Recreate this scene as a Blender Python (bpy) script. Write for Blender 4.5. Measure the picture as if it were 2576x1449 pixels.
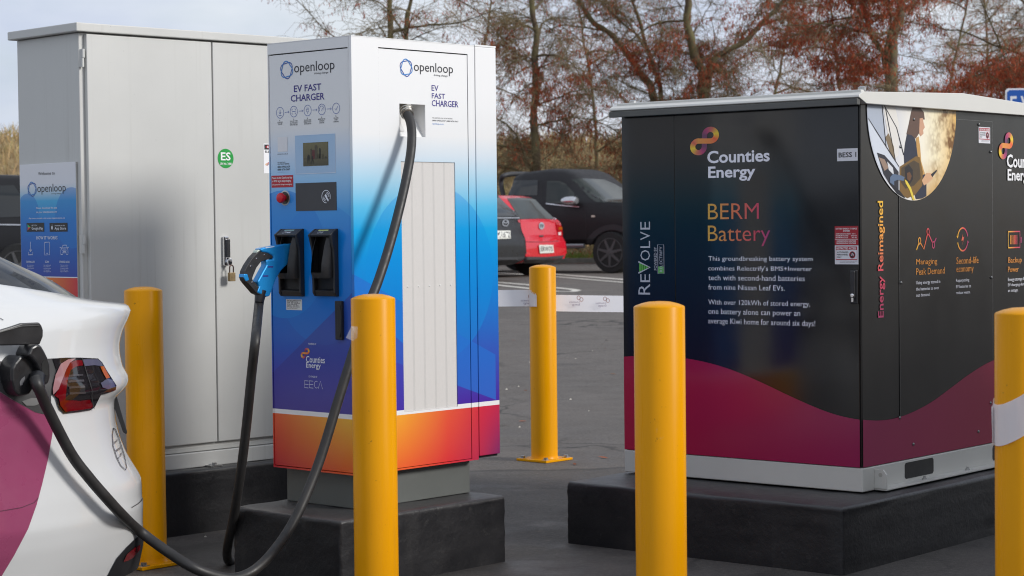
import bpy, bmesh, math, random
import numpy as np
from mathutils import Vector, Matrix
from mathutils.bvhtree import BVHTree

for ob in list(bpy.data.objects):
    bpy.data.objects.remove(ob)
sc = bpy.context.scene
COL = sc.collection

# ---------------------------------------------------------------- camera
FOC, PITCH, ROLL, EYE = 5086.7, 0.0317, -0.0112, 1.2417     # focal length in px of a 2576 px wide frame
IW, IH = 2576.0, 1449.0
_F = Vector((0, math.cos(PITCH), -math.sin(PITCH)))
_U0 = Vector((0, math.sin(PITCH), math.cos(PITCH)))
_R0 = Vector((1, 0, 0))
CR = _R0 * math.cos(ROLL) + _U0 * math.sin(ROLL)
CU = -_R0 * math.sin(ROLL) + _U0 * math.cos(ROLL)
CAMP = Vector((0, 0, EYE))
cd = bpy.data.cameras.new('camera')
cam = bpy.data.objects.new('camera', cd)
COL.objects.link(cam)
cam.matrix_world = Matrix(((CR.x, CU.x, -_F.x, 0), (CR.y, CU.y, -_F.y, 0), (CR.z, CU.z, -_F.z, EYE), (0, 0, 0, 1)))
cd.sensor_width = 36.0
cd.lens = 36.0 * FOC / IW
cd.clip_start = 0.05
cd.clip_end = 2000
cd.dof.use_dof = True
cd.dof.focus_distance = 7.3
cd.dof.aperture_fstop = 9.0
sc.camera = cam
sc.cycles.filter_width = 1.1

# ---------------------------------------------------------------- sky and sun
SUN_AZ = Vector((1.008, -0.38, 0)).normalized()     # where the sun stands, seen from above
SUN_EL = math.radians(27)
w = bpy.data.worlds.new('World'); sc.world = w; w.use_nodes = True
nt = w.node_tree; nt.nodes.clear()
wo = nt.nodes.new('ShaderNodeOutputWorld'); bg = nt.nodes.new('ShaderNodeBackground')
sky = nt.nodes.new('ShaderNodeTexSky'); sky.sky_type = 'NISHITA'; sky.sun_disc = False
sky.sun_elevation = SUN_EL; sky.sun_rotation = math.atan2(SUN_AZ.x, SUN_AZ.y)
sky.air_density = 1.0; sky.dust_density = 1.5
tc = nt.nodes.new('ShaderNodeTexCoord'); mp = nt.nodes.new('ShaderNodeMapping')
mp.inputs['Scale'].default_value = (1.0, 1.0, 2.6)
mp.inputs['Location'].default_value = (0.42, 0.1, 0.2)
nz = nt.nodes.new('ShaderNodeTexNoise'); nz.inputs['Scale'].default_value = 3.2
nz.inputs['Detail'].default_value = 6; nz.inputs['Roughness'].default_value = 0.52
cr_ = nt.nodes.new('ShaderNodeValToRGB')
cr_.color_ramp.elements[0].position = 0.36; cr_.color_ramp.elements[0].color = (0.45, 0.45, 0.45, 1)
cr_.color_ramp.elements[1].position = 0.54; cr_.color_ramp.elements[1].color = (1, 1, 1, 1)
nz2 = nt.nodes.new('ShaderNodeTexNoise'); nz2.inputs['Scale'].default_value = 5.0; nz2.inputs['Detail'].default_value = 5
cc = nt.nodes.new('ShaderNodeValToRGB')
cc.color_ramp.elements[0].position = 0.3; cc.color_ramp.elements[0].color = (0.50, 0.57, 0.72, 1)
cc.color_ramp.elements[1].position = 0.7; cc.color_ramp.elements[1].color = (0.85, 0.875, 0.915, 1)
cm = nt.nodes.new('ShaderNodeVectorMath'); cm.operation = 'SCALE'; cm.inputs['Scale'].default_value = 8.6
mx = nt.nodes.new('ShaderNodeMix'); mx.data_type = 'RGBA'
L = nt.links.new
L(tc.outputs['Generated'], mp.inputs['Vector']); L(mp.outputs[0], nz.inputs['Vector']); L(mp.outputs[0], nz2.inputs['Vector'])
L(nz.outputs['Fac'], cr_.inputs[0]); L(nz2.outputs['Fac'], cc.inputs[0]); L(cc.outputs[0], cm.inputs[0])
L(cr_.outputs[0], mx.inputs['Factor']); L(sky.outputs[0], mx.inputs[6]); L(cm.outputs[0], mx.inputs[7])
L(mx.outputs[2], bg.inputs['Color']); bg.inputs['Strength'].default_value = 0.1
L(bg.outputs[0], wo.inputs['Surface'])
sl = bpy.data.lights.new('sun', 'SUN'); sl.energy = 2.1; sl.angle = math.radians(14); sl.color = (1.0, 0.97, 0.925)
sun = bpy.data.objects.new('sun', sl); COL.objects.link(sun)
sd = Vector((SUN_AZ.x * math.cos(SUN_EL), SUN_AZ.y * math.cos(SUN_EL), math.sin(SUN_EL)))
sun.rotation_euler = sd.to_track_quat('Z', 'Y').to_euler()
sun.location = (10, 0, 10)
sc.view_settings.view_transform = 'Standard'; sc.view_settings.look = 'None'
sc.view_settings.exposure = 0.36; sc.view_settings.gamma = 1.0
sc.view_settings.use_curve_mapping = False

# ---------------------------------------------------------------- helpers
rng = random.Random(7)
nrg = np.random.default_rng(11)
ZZ = Vector((0, 0, 1))

def ray(u, v):
    return (_F * FOC + CR * (u - IW / 2) - CU * (v - IH / 2)).normalized()
def at_y(u, v, Y):
    d = ray(u, v); return CAMP + d * (Y / d.y)
def at_z(u, v, Zh):
    d = ray(u, v); return CAMP + d * ((Zh - EYE) / d.z)
def proj(P):
    d = Vector(P) - CAMP; z = d.dot(_F)
    return IW / 2 + FOC * d.dot(CR) / z, IH / 2 - FOC * d.dot(CU) / z
def lin(c):
    return tuple(((x / 255) / 12.92 if x / 255 <= .04045 else ((x / 255 + .055) / 1.055) ** 2.4) for x in c)

class NT:
    """small helper round a material's node tree"""
    def __init__(s, name):
        s.m = bpy.data.materials.new(name); s.m.use_nodes = True
        s.t = s.m.node_tree; s.b = s.t.nodes['Principled BSDF']; s.out = s.t.nodes['Material Output']
    def n(s, kind, **kw):
        nd = s.t.nodes.new('ShaderNode' + kind)
        for k, v in kw.items(): setattr(nd, k, v)
        return nd
    def l(s, a, b): s.t.links.new(a, b)
    def coord(s, which='Object'):
        if not hasattr(s, '_tc'): s._tc = s.n('TexCoord')
        return s._tc.outputs[which]
    def xyz(s):
        if not hasattr(s, '_sx'):
            s._sx = s.n('SeparateXYZ'); s.l(s.coord(), s._sx.inputs[0])
        return s._sx.outputs
    def math(s, op, a, b=None, c=None, clamp=False):
        nd = s.n('Math', operation=op, use_clamp=clamp)
        for i, x in enumerate((a, b, c)):
            if x is None: continue
            if isinstance(x, (int, float)): nd.inputs[i].default_value = x
            else: s.l(x, nd.inputs[i])
        return nd.outputs[0]
    def noise(s, scale, detail=4, rough=.55, vec=None, dist=0):
        nd = s.n('TexNoise'); nd.inputs['Scale'].default_value = scale; nd.inputs['Detail'].default_value = detail
        nd.inputs['Roughness'].default_value = rough; nd.inputs['Distortion'].default_value = dist
        s.l(vec if vec is not None else s.coord(), nd.inputs['Vector']); return nd.outputs['Fac']
    def ramp(s, fac, stops, interp='LINEAR'):
        nd = s.n('ValToRGB'); cr = nd.color_ramp; cr.interpolation = interp
        stops = sorted(stops)
        while len(cr.elements) < len(stops): cr.elements.new(1.0)
        for e, (p, c) in zip(cr.elements, stops):
            e.position = p; e.color = (c, c, c, 1) if isinstance(c, (int, float)) else tuple(c[:3]) + (1,)
        s.l(fac, nd.inputs[0]); return nd.outputs[0]
    def rng(s, val, a, b, c=0.0, d=1.0):
        nd = s.n('MapRange'); s.l(val, nd.inputs[0])
        for i, x in enumerate((a, b, c, d)): nd.inputs[i + 1].default_value = x
        return nd.outputs[0]
    def mix(s, fac, a, b, mode='MIX'):
        nd = s.n('Mix', data_type='RGBA', blend_type=mode)
        for k, x in ((0, fac), (6, a), (7, b)):
            if isinstance(x, (int, float)): nd.inputs[k].default_value = x
            elif isinstance(x, tuple): nd.inputs[k].default_value = tuple(x[:3]) + (1,)
            else: s.l(x, nd.inputs[k])
        return nd.outputs[2]
    def base(s, c):
        if isinstance(c, tuple): s.b.inputs['Base Color'].default_value = tuple(c[:3]) + (1,)
        else: s.l(c, s.b.inputs['Base Color'])
    def rough(s, r):
        if isinstance(r, (int, float)): s.b.inputs['Roughness'].default_value = r
        else: s.l(r, s.b.inputs['Roughness'])
    def bump(s, h, strength=.2, dist=.01):
        nd = s.n('Bump'); nd.inputs['Strength'].default_value = strength; nd.inputs['Distance'].default_value = dist
        s.l(h, nd.inputs['Height']); s.l(nd.outputs[0], s.b.inputs['Normal'])

MATS = {}
def pbr(name, col, rough=.5, metal=0., coat=0., var=.12, vscale=6., bump=0., bscale=60., spec=None):
    if name in MATS: return MATS[name]
    t = NT(name); f = t.noise(vscale, 5)
    k = t.rng(f, .25, .75, 1 - var, 1 + var)
    v = t.n('VectorMath', operation='SCALE'); v.inputs[0].default_value = col[:3]; t.l(k, v.inputs['Scale'])
    t.base(v.outputs[0])
    t.rough(t.rng(t.noise(vscale * 2.3, 4), .3, .7, max(0.02, rough * .82), min(1, rough * 1.18)))
    t.b.inputs['Metallic'].default_value = metal
    if coat: t.b.inputs['Coat Weight'].default_value = coat; t.b.inputs['Coat Roughness'].default_value = .05
    if spec is not None: t.b.inputs['Specular IOR Level'].default_value = spec
    if bump: t.bump(t.noise(bscale, 4), bump, .004)
    MATS[name] = t.m
    return t.m
def ink(name, c, rough=.4):
    """flat printed ink from an 8-bit colour"""
    return pbr('ink_' + name, lin(c), rough, var=.03)
def glass_mat(name, col, rough=.06):
    return pbr(name, col, rough, var=.05, coat=.6)

# ---- object making
def link(name, me, mat=None, parent=None, smooth=False):
    ob = bpy.data.objects.new(name, me); COL.objects.link(ob)
    if mat is not None:
        for m_ in (mat if isinstance(mat, (list, tuple)) else [mat]): me.materials.append(m_)
    if parent is not None: ob.parent = parent
    if smooth and len(me.polygons): me.polygons.foreach_set('use_smooth', [True] * len(me.polygons))
    return ob
def tag(o, label, cat, group=None):
    o['label'] = label; o['category'] = cat
    if group: o['group'] = group
    return o
def thing(name, label, cat, loc=(0, 0, 0), rotz=0., group=None):
    o = bpy.data.objects.new(name, None); COL.objects.link(o)
    o.empty_display_size = .1
    o.matrix_world = Matrix.Translation(Vector(loc)) @ Matrix.Rotation(rotz, 4, 'Z')
    o.location = loc; o.rotation_euler = (0, 0, rotz)
    return tag(o, label, cat, group)

class MB:
    def __init__(s): s.v = []; s.f = []
    def add(s, vs, fs):
        b = len(s.v); s.v += [tuple(v) for v in vs]; s.f += [tuple(i + b for i in f) for f in fs]; return s
    def box(s, x0, x1, y0, y1, z0, z1):
        return s.add([(x0, y0, z0), (x1, y0, z0), (x1, y1, z0), (x0, y1, z0), (x0, y0, z1), (x1, y0, z1), (x1, y1, z1), (x0, y1, z1)],
                     [(0, 3, 2, 1), (4, 5, 6, 7), (0, 1, 5, 4), (1, 2, 6, 5), (2, 3, 7, 6), (3, 0, 4, 7)])
    def prism(s, a, b):
        """two matching loops of points"""
        n = len(a)
        return s.add(list(a) + list(b), [tuple(range(n))[::-1], tuple(range(n, 2 * n))] + [(i, (i + 1) % n, n + (i + 1) % n, n + i) for i in range(n)])
    def ringprism(s, ao, ai, bo, bi):
        """frame: outer/inner loop at the back (a) and front (b), same counts"""
        n = len(ao); vs = list(ao) + list(ai) + list(bo) + list(bi); f = []
        for i in range(n):
            j = (i + 1) % n
            f += [(i, j, n + j, n + i), (2 * n + i, 3 * n + i, 3 * n + j, 2 * n + j), (i, 2 * n + i, 2 * n + j, j), (n + i, n + j, 3 * n + j, 3 * n + i)]
        return s.add(vs, f)
    def lathe(s, prof, n=24, M=None):
        """prof: list of (r, z) from bottom to top"""
        vs = []; fs = []
        for r, z in prof:
            for k in range(n):
                a = 2 * math.pi * k / n; p = Vector((r * math.cos(a), r * math.sin(a), z))
                vs.append(M @ p if M is not None else p)
        for i in range(len(prof) - 1):
            for k in range(n):
                k2 = (k + 1) % n; fs.append((i * n + k, i * n + k2, (i + 1) * n + k2, (i + 1) * n + k))
        fs.append(tuple(range(n))[::-1]); m = (len(prof) - 1) * n; fs.append(tuple(range(m, m + n)))
        return s.add(vs, fs)
    def tube(s, path, rad, n=10):
        P = [Vector(p) for p in path]; vs = []; fs = []
        rad = rad if hasattr(rad, '__len__') else [rad] * len(P)
        up = Vector((0, 0, 1)); t0 = (P[1] - P[0]).normalized()
        if abs(t0.z) > .9: up = Vector((1, 0, 0))
        nrm = (up - t0 * up.dot(t0)).normalized()
        for i, p in enumerate(P):
            t = (P[min(i + 1, len(P) - 1)] - P[max(i - 1, 0)]).normalized()
            nrm = (nrm - t * nrm.dot(t)).normalized(); b = t.cross(nrm)
            for k in range(n):
                a = 2 * math.pi * k / n; vs.append(p + (nrm * math.cos(a) + b * math.sin(a)) * rad[i])
        for i in range(len(P) - 1):
            for k in range(n):
                k2 = (k + 1) % n; fs.append((i * n + k, i * n + k2, (i + 1) * n + k2, (i + 1) * n + k))
        fs.append(tuple(range(n))[::-1]); m = (len(P) - 1) * n; fs.append(tuple(range(m, m + n)))
        return s.add(vs, fs)
    def build(s, name, mat=None, parent=None, bevel=0., smooth=False, segs=2):
        me = bpy.data.meshes.new(name); me.from_pydata(s.v, [], s.f); me.validate()
        if bevel or smooth:
            bm = bmesh.new(); bm.from_mesh(me)
            bmesh.ops.remove_doubles(bm, verts=bm.verts, dist=1e-6)
            bmesh.ops.recalc_face_normals(bm, faces=bm.faces)
            if bevel:
                es = [e for e in bm.edges if len(e.link_faces) == 2 and e.calc_face_angle(0) > .5]
                bmesh.ops.bevel(bm, geom=es, offset=bevel, segments=segs, affect='EDGES', profile=.5, clamp_overlap=True)
            if smooth:
                for f in bm.faces: f.smooth = True
                for e in bm.edges:
                    if len(e.link_faces) == 2 and e.calc_face_angle(0) > .7: e.smooth = False
            bm.to_mesh(me); bm.free()
        return link(name, me, mat, parent)

def smooth_path(pts, n=8):
    """Catmull-Rom through the points"""
    P = [Vector(p) for p in pts]; P = [P[0] * 2 - P[1]] + P + [P[-1] * 2 - P[-2]]; out = []
    for i in range(1, len(P) - 2):
        for k in range(n):
            t = k / n; a, b, c, d = P[i - 1:i + 3]
            out.append(.5 * ((2 * b) + (c - a) * t + (2 * a - 5 * b + 4 * c - d) * t * t + (3 * b - a - 3 * c + d) * t ** 3))
    return out + [P[-2]]

class Face:
    """a flat side of a thing: s runs to the right, z up, off = outwards"""
    def __init__(s, root, O, S, N):
        s.root = root; s.M = root.matrix_world.copy(); s.Mi = s.M.inverted()
        s.O = Vector(O); s.S = Vector(S).normalized(); s.N = Vector(N).normalized()
    def px(s, u, v, off=0.):
        d = ray(u, v); n = s.M.to_3x3() @ s.N; P0 = s.M @ (s.O + s.N * off)
        P = CAMP + d * ((P0 - CAMP).dot(n) / d.dot(n)); q = s.Mi @ P
        return ((q - s.O).dot(s.S), q.z - s.O.z)
    def p(s, a, z, off=0.): return s.O + s.S * a + s.N * off + ZZ * z
    def pp(s, pts, off=0.): return [s.px(u, v, off) for u, v in pts]

def flat(name, face, polys, mat, off=.0008):
    mb = MB()
    for pl in polys: mb.add([face.p(a, z, off) for a, z in pl], [tuple(range(len(pl)))])
    return mb.build(name, mat, face.root)
def slab(name, face, poly, mat, o0, o1, bevel=0.):
    return MB().prism([face.p(a, z, o0) for a, z in poly], [face.p(a, z, o1) for a, z in poly]).build(name, mat, face.root, bevel)
def rect(s0, z0, s1, z1): return [(s0, z0), (s1, z0), (s1, z1), (s0, z1)]
def rpx(face, tl, br, off=0.):
    a, b = face.px(*tl, off), face.px(*br, off); return rect(a[0], b[1], b[0], a[1])
def ell(c, rs, rz, n=28): return [(c[0] + rs * math.cos(2 * math.pi * k / n), c[1] + rz * math.sin(2 * math.pi * k / n)) for k in range(n)]
def ribbon(pts, wd, closed=False):
    """quads along a 2-D polyline"""
    P = [Vector((a, b)) for a, b in pts]; n = len(P); q = []
    for i in range(n):
        a = P[(i - 1) % n] if (closed or i) else P[0]; b = P[(i + 1) % n] if (closed or i < n - 1) else P[-1]
        t = (b - a); t = t.normalized() if t.length > 1e-9 else Vector((1, 0)); m = Vector((-t.y, t.x)) * wd / 2
        q.append((P[i] + m, P[i] - m))
    r = range(n) if closed else range(n - 1)
    return [[tuple(q[i][0]), tuple(q[i][1]), tuple(q[(i + 1) % n][1]), tuple(q[(i + 1) % n][0])] for i in r]

_txt = {}
def glyphs(body, bold=0., res=2):
    key = (body, bold, res)
    if key not in _txt:
        c = bpy.data.curves.new('t', 'FONT'); c.body = body; c.resolution_u = res; c.offset = bold; c.fill_mode = 'BOTH'
        o = bpy.data.objects.new('t', c); me = bpy.data.meshes.new_from_object(o)
        V = [tuple(v.co[:2]) for v in me.vertices]; Fs = [tuple(p.vertices) for p in me.polygons]
        bpy.data.objects.remove(o); bpy.data.curves.remove(c); bpy.data.meshes.remove(me)
        xs = [v[0] for v in V]; ys = [v[1] for v in V]
        _txt[key] = (V, Fs, min(xs), max(xs), min(ys), max(ys))
    return _txt[key]
def text(face, body, bl, tr, mat, off=.001, bold=0., turn=False, name='lettering', mirror=False, px=True, res=2):
    """writing fitted into the box bl..tr (pixels, or s/z when px is False); turn = reads upwards"""
    V, Fs, x0, x1, y0, y1 = glyphs(body, bold, res)
    (s0, z0), (s1, z1) = (face.px(*bl, off), face.px(*tr, off)) if px else (bl, tr)
    out = []
    for x, y in V:
        a, b = (x - x0) / (x1 - x0), (y - y0) / (y1 - y0)
        if mirror: a = 1 - a
        if turn: a, b = 1 - b, a
        out.append(face.p(s0 + (s1 - s0) * a, z0 + (z1 - z0) * b, off))
    return MB().add(out, Fs).build(name, mat, face.root)

def grad_mat(name, axis, a, b, stops, rough=.4):
    """colour running along one local axis"""
    t = NT(name); x = t.xyz()[axis]; t.base(t.ramp(t.rng(x, a, b), stops)); t.rough(rough)
    return t.m

def infinity(face, bl, tr, off, parent_name='emblem', px=True, cols=None, wfac=.27):
    """looped figure-of-eight ribbon emblem with a running colour"""
    (s0, z0), (s1, z1) = (face.px(*bl, off), face.px(*tr, off)) if px else (bl, tr)
    if cols is None: cols = [lin(c_) for c_ in ((228, 132, 66), (232, 96, 58), (236, 206, 50), (205, 110, 85), (180, 62, 112), (112, 60, 96), (112, 60, 96), (180, 62, 112), (205, 120, 80), (236, 206, 50), (212, 96, 82), (226, 150, 70), (228, 132, 66))]
    c1, c2, R, n = Vector((.295, .31)), Vector((.705, .69)), .198, 0
    th0 = math.atan2(c2.y - c1.y, c2.x - c1.x); ph = math.acos(2 * R / (c2 - c1).length); path = []
    for k in range(31): path.append(tuple(c2 + R * Vector((math.cos(th0 + math.pi + ph + (2 * math.pi - 2 * ph) * k / 30), math.sin(th0 + math.pi + ph + (2 * math.pi - 2 * ph) * k / 30)))))
    a_, b_ = Vector(path[-1]), c1 + R * Vector((math.cos(th0 - ph), math.sin(th0 - ph))); path += [tuple(a_ + (b_ - a_) * k / 6) for k in range(1, 6)]
    for k in range(31): path.append(tuple(c1 + R * Vector((math.cos(th0 - ph - (2 * math.pi - 2 * ph) * k / 30), math.sin(th0 - ph - (2 * math.pi - 2 * ph) * k / 30)))))
    a_, b_ = Vector(path[-1]), Vector(path[0]); path += [tuple(a_ + (b_ - a_) * k / 6) for k in range(1, 6)]
    n = len(path)
    rib = []
    for i in range(n):
        a = Vector(path[i - 1]); b = Vector(path[(i + 1) % n]); t = (b - a).normalized(); m = Vector((-t.y, t.x)) * wfac * .33
        rib.append((Vector(path[i]) + m, Vector(path[i]) - m))
    mb = MB()
    for i in range(n):
        o = off + (.0003 if i > n * .86 or i < n * .06 else 0)
        for p in rib[i]: mb.v.append(tuple(face.p(s0 + (s1 - s0) * p.x, z0 + (z1 - z0) * p.y, o)))
    mb.f = [(2 * i, 2 * i + 1, (2 * ((i + 1) % n)) + 1, 2 * ((i + 1) % n)) for i in range(n)]
    ob = mb.build(parent_name, None, face.root); me = ob.data
    at = me.color_attributes.new('print', 'FLOAT_COLOR', 'POINT')
    for i in range(n):
        f = i / n * (len(cols) - 1); k = int(f); f -= k; c = [cols[k][j] * (1 - f) + cols[k + 1][j] * f for j in range(3)]
        for q in (2 * i, 2 * i + 1): at.data[q].color = (*c, 1)
    if 'emblem_print' not in MATS:
        t = NT('emblem_print'); a = t.n('VertexColor', layer_name='print'); t.base(a.outputs[0]); t.rough(.4); MATS['emblem_print'] = t.m
    me.materials.append(MATS['emblem_print'])
    return ob
def knot(face, c, rs, rz, off, mats):
    """six-fold woven ring emblem; c, rs, rz in s/z"""
    w = rs * .13
    for ph, m_ in ((0, mats[0]), (math.pi, mats[1])):
        pts = []
        for k in range(72):
            t = 2 * math.pi * k / 72; r = .86 + .12 * math.cos(3 * t + ph + .5)
            pts.append((c[0] + rs * r * math.sin(t), c[1] + rz * r * math.cos(t)))
        flat('emblem', face, ribbon(pts, w * .85, True), m_, off + (0 if ph else .0003))

# ================================================================ GROUND
def ground_z(y):
    t = min(1, max(0, (y - 14) / 18)); return .32 * t * t * (3 - 2 * t)
def struct(o): o['kind'] = 'structure'; return o
def stuff(o): o['kind'] = 'stuff'; return o

t = NT('asphalt')
big = t.noise(.35, 5, .6); mid = t.noise(3.0, 6, .65); fine = t.noise(140, 3, .7); grit = t.noise(420, 2, .6)
c = t.mix(t.rng(big, .35, .65), lin((78, 73, 69)), lin((98, 91, 86)))
c = t.mix(t.rng(mid, .3, .7, 0, .55), c, lin((64, 60, 58)))
c = t.mix(t.rng(fine, .4, .75, 0, .8), c, lin((122, 115, 108)))
gr_ = t.noise(48, 4, .75); c = t.mix(t.rng(gr_, .52, .72, 0, .75), c, lin((48, 45, 43))); c = t.mix(t.rng(gr_, .46, .28, 0, .7), c, lin((136, 129, 121)))
c = t.mix(t.math('MULTIPLY', t.math('GREATER_THAN', grit, .69), .6), c, lin((176, 170, 160)))
# newer, darker mat of asphalt round the plinths, ending in a ragged joint
yy = t.math('ADD', t.xyz()[1], t.math('MULTIPLY', t.xyz()[0], -.06))
jj = t.math('ADD', yy, t.math('MULTIPLY', t.noise(2.2, 4), .35))
near = t.rng(jj, 10.30, 10.36, 1, 0)
c = t.mix(t.math('MULTIPLY', near, .45), c, lin((58, 56, 55)))
ed = t.math('MULTIPLY', t.rng(jj, 10.27, 10.33, 0, 1), t.rng(jj, 10.33, 10.39, 1, 0))
c = t.mix(t.math('MULTIPLY', ed, .7), c, lin((36, 34, 33)))
wet = t.math('MULTIPLY', t.rng(t.noise(1.3, 5, .6), .5, .62), t.rng(t.xyz()[1], 6.0, 12.5, 1, .15))
c = t.mix(t.math('MULTIPLY', wet, .6), c, lin((38, 37, 37)))
vor = t.n('TexVoronoi', feature='DISTANCE_TO_EDGE'); vor.inputs['Scale'].default_value = .42
wv = t.n('VectorMath', operation='ADD'); nv = t.n('TexNoise'); nv.inputs['Scale'].default_value = 1.4; nv.inputs['Detail'].default_value = 5; t.l(t.coord(), nv.inputs['Vector'])
t.l(t.coord(), wv.inputs[0]); t.l(nv.outputs['Color'], wv.inputs[1]); t.l(wv.outputs[0], vor.inputs['Vector'])
crk = t.math('MULTIPLY', t.rng(vor.outputs['Distance'], .004, .012, 1, 0), t.rng(big, .45, .6))
c = t.mix(t.math('MULTIPLY', crk, .75), c, lin((34, 32, 31)))
oil = t.rng(t.noise(.9, 3, .5), .66, .74); c = t.mix(t.math('MULTIPLY', oil, .45), c, lin((46, 43, 42)))
pale = t.rng(t.noise(5.5, 5, .7), .62, .74); c = t.mix(t.math('MULTIPLY', pale, .35), c, lin((134, 124, 112)))
t.base(c)
t.rough(t.math('SUBTRACT', t.rng(mid, .3, .7, .72, .92), t.math('MULTIPLY', wet, .42)))
t.bump(t.math('ADD', t.math('MULTIPLY', fine, .7), t.math('MULTIPLY', grit, .6)), .55, .006)
ASPHALT = t.m

ys = [-60, -20, -4] + [0 + .5 * k for k in range(24)] + [12 + 1.0 * k for k in range(24)] + [36, 40, 44, 50, 60, 90, 160, 400, 900]
xs = [-900, -200, -60, -20, -8, -4, -2, 0, 2, 4, 8, 20, 60, 200, 900]
mb = MB(); mb.v = [(x, y, ground_z(y)) for y in ys for x in xs]; nx = len(xs)
mb.f = [(j * nx + i, j * nx + i + 1, (j + 1) * nx + i + 1, (j + 1) * nx + i) for j in range(len(ys) - 1) for i in range(nx - 1)]
ground = struct(mb.build('ground', ASPHALT, smooth=True))

LINEPAINT = pbr('line_paint', lin((205, 200, 190)), .7, var=.22, vscale=9)
def gpt(u, v):
    Z = .32
    for _ in range(6):
        P = at_z(u, v, Z); Z = ground_z(P.y)
    return P
def gline(pts, wd):
    P = [gpt(u, v) for u, v in pts]
    q = ribbon([(p.x, p.y) for p in P], wd); mb = MB()
    for pl in q: mb.add([(a, b, ground_z(b) + .004) for a, b in pl], [(0, 1, 2, 3)])
    return mb.build('painted_line', LINEPAINT, ground)
def sub(pts, n=10):
    out = []
    for a, b in zip(pts[:-1], pts[1:]): out += [(a[0] + (b[0] - a[0]) * k / n, a[1] + (b[1] - a[1]) * k / n) for k in range(n)]
    return out + [pts[-1]]
gline(sub([(1180, 676), (1399, 690.5), (1640, 709)]), .17)
gline(sub([(1180, 681), (1399, 696.5), (1640, 717)]), .12)
gline(sub([(1200, 706), (1329, 717), (1395, 724), (1440, 728.5), (1452, 731), (1440, 734.5), (1400, 734), (1329, 726), (1200, 712)], 5), .13)
gline(sub([(1398, 778), (1425, 782)], 3), .1)

# ================================================================ PLINTHS
t = NT('black_painted_concrete')
f1 = t.noise(5, 6, .65); f2 = t.noise(60, 4, .6); f3 = t.noise(300, 2)
c = t.mix(t.rng(f1, .35, .7), lin((27, 27, 30)), lin((37, 36, 38)))
sc_ = t.noise(22, 6, .75); c = t.mix(t.math('MULTIPLY', t.rng(sc_, .6, .7), .30), c, lin((84, 82, 79)))
ms_ = t.n('Mapping'); ms_.inputs['Scale'].default_value = (9, 9, .8); t.l(t.coord(), ms_.inputs['Vector'])
c = t.mix(t.math('MULTIPLY', t.rng(t.noise(1, 4, .6, ms_.outputs[0]), .58, .75), .28), c, lin((70, 68, 66)))
c = t.mix(t.math('MULTIPLY', t.math('GREATER_THAN', f3, .775), .8), c, lin((140, 137, 132)))
geo = t.n('NewGeometry'); sx = t.n('SeparateXYZ'); t.l(geo.outputs['Normal'], sx.inputs[0])
c = t.mix(t.math('MULTIPLY', t.rng(sx.outputs[2], .25, .8), t.rng(f1, .2, .7, .3, .8)), c, lin((76, 75, 75)))   # grit and dust lie on top
t.base(c); t.rough(t.rng(f1, .3, .7, .36, .55)); t.bump(t.math('ADD', t.math('MULTIPLY', f2, .5), t.math('MULTIPLY', f1, 2)), .25, .01)
CONC = t.m
def plinth(label, loc, rot, x0, x1, y0, y1, h):
    p = thing('concrete_plinth', label, 'plinth', loc, rot, 'black painted plinths under the cabinets')
    bm = bmesh.new()
    mb = MB().box(x0, x1, y0, y1, -.05, h); me = bpy.data.meshes.new('block'); me.from_pydata(mb.v, [], mb.f)
    bm.from_mesh(me)
    bmesh.ops.subdivide_edges(bm, edges=[e for e in bm.edges if e.calc_length() > .2], cuts=14, use_grid_fill=True)
    es = [e for e in bm.edges if len(e.link_faces) == 2 and e.calc_face_angle(0) > .5]
    bmesh.ops.bevel(bm, geom=es, offset=.013, segments=3, affect='EDGES', profile=.5)
    r = random.Random(int(x1 * 1000))
    for v in bm.verts: v.co += Vector((r.uniform(-1, 1), r.uniform(-1, 1), r.uniform(-1, 1) if v.co.z > h - .03 else 0)) * .0018
    for f in bm.faces: f.smooth = True
    bm.to_mesh(me); bm.free(); link('block', me, CONC, p)
    return p
def frame(x, y, a): return (x, y, 0), math.pi / 2 - a
EC, ER_ = frame(-.5463, 7.0082, .7411)
BC, BR_ = frame(1.2736, 7.3654, .6983)
CC, CR_ = frame(-1.6772, 7.8999, .7959)
plinth('long low black plinth under the tall grey cabinet', CC, CR_, -.10, 1.42, -.0794, .53, .2602)
plinth('square black plinth under the blue and white charger', EC, ER_, -.182, .645, -.1078, .456, .2444)
plinth('broad black plinth under the dark battery cabinet', BC, BR_, -.3415, 1.80, -.1186, 1.113, .239)

# ================================================================ TALL GREY CABINET
def weathered(name, col, rough, dirt=(120, 112, 100), amt=.16):
    t = NT(name); mp_ = t.n('Mapping'); mp_.inputs['Scale'].default_value = (38, 38, .9); t.l(t.coord(), mp_.inputs['Vector'])
    st = t.noise(1, 5, .6, mp_.outputs[0]); bl = t.noise(2.2, 5, .6); sp_ = t.noise(90, 3, .6)
    k = t.rng(bl, .3, .7, .965, 1.03); v = t.n('VectorMath', operation='SCALE'); v.inputs[0].default_value = col; t.l(k, v.inputs['Scale'])
    c = t.mix(t.math('MULTIPLY', t.math('MULTIPLY', t.rng(st, .55, .8), t.rng(bl, .4, .65)), amt), v.outputs[0], lin(dirt))
    c = t.mix(t.math('MULTIPLY', t.rng(sp_, .72, .78), .35), c, lin((96, 92, 86)))
    t.base(c); t.rough(t.rng(bl, .3, .7, rough * .85, rough * 1.2)); t.bump(t.math('ADD', t.math('MULTIPLY', t.noise(1.3, 2), 3), t.math('MULTIPLY', t.noise(240, 2), .05)), .05, .02)
    return t.m
GREY = weathered('grey_powder_coat', (.56, .56, .54), .36, amt=.3)
GREYD = pbr('shadow_gap', (.02, .02, .022), .6)
STEEL = pbr('zinc_steel', (.45, .45, .45), .32, metal=.9, var=.2, vscale=60)
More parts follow.
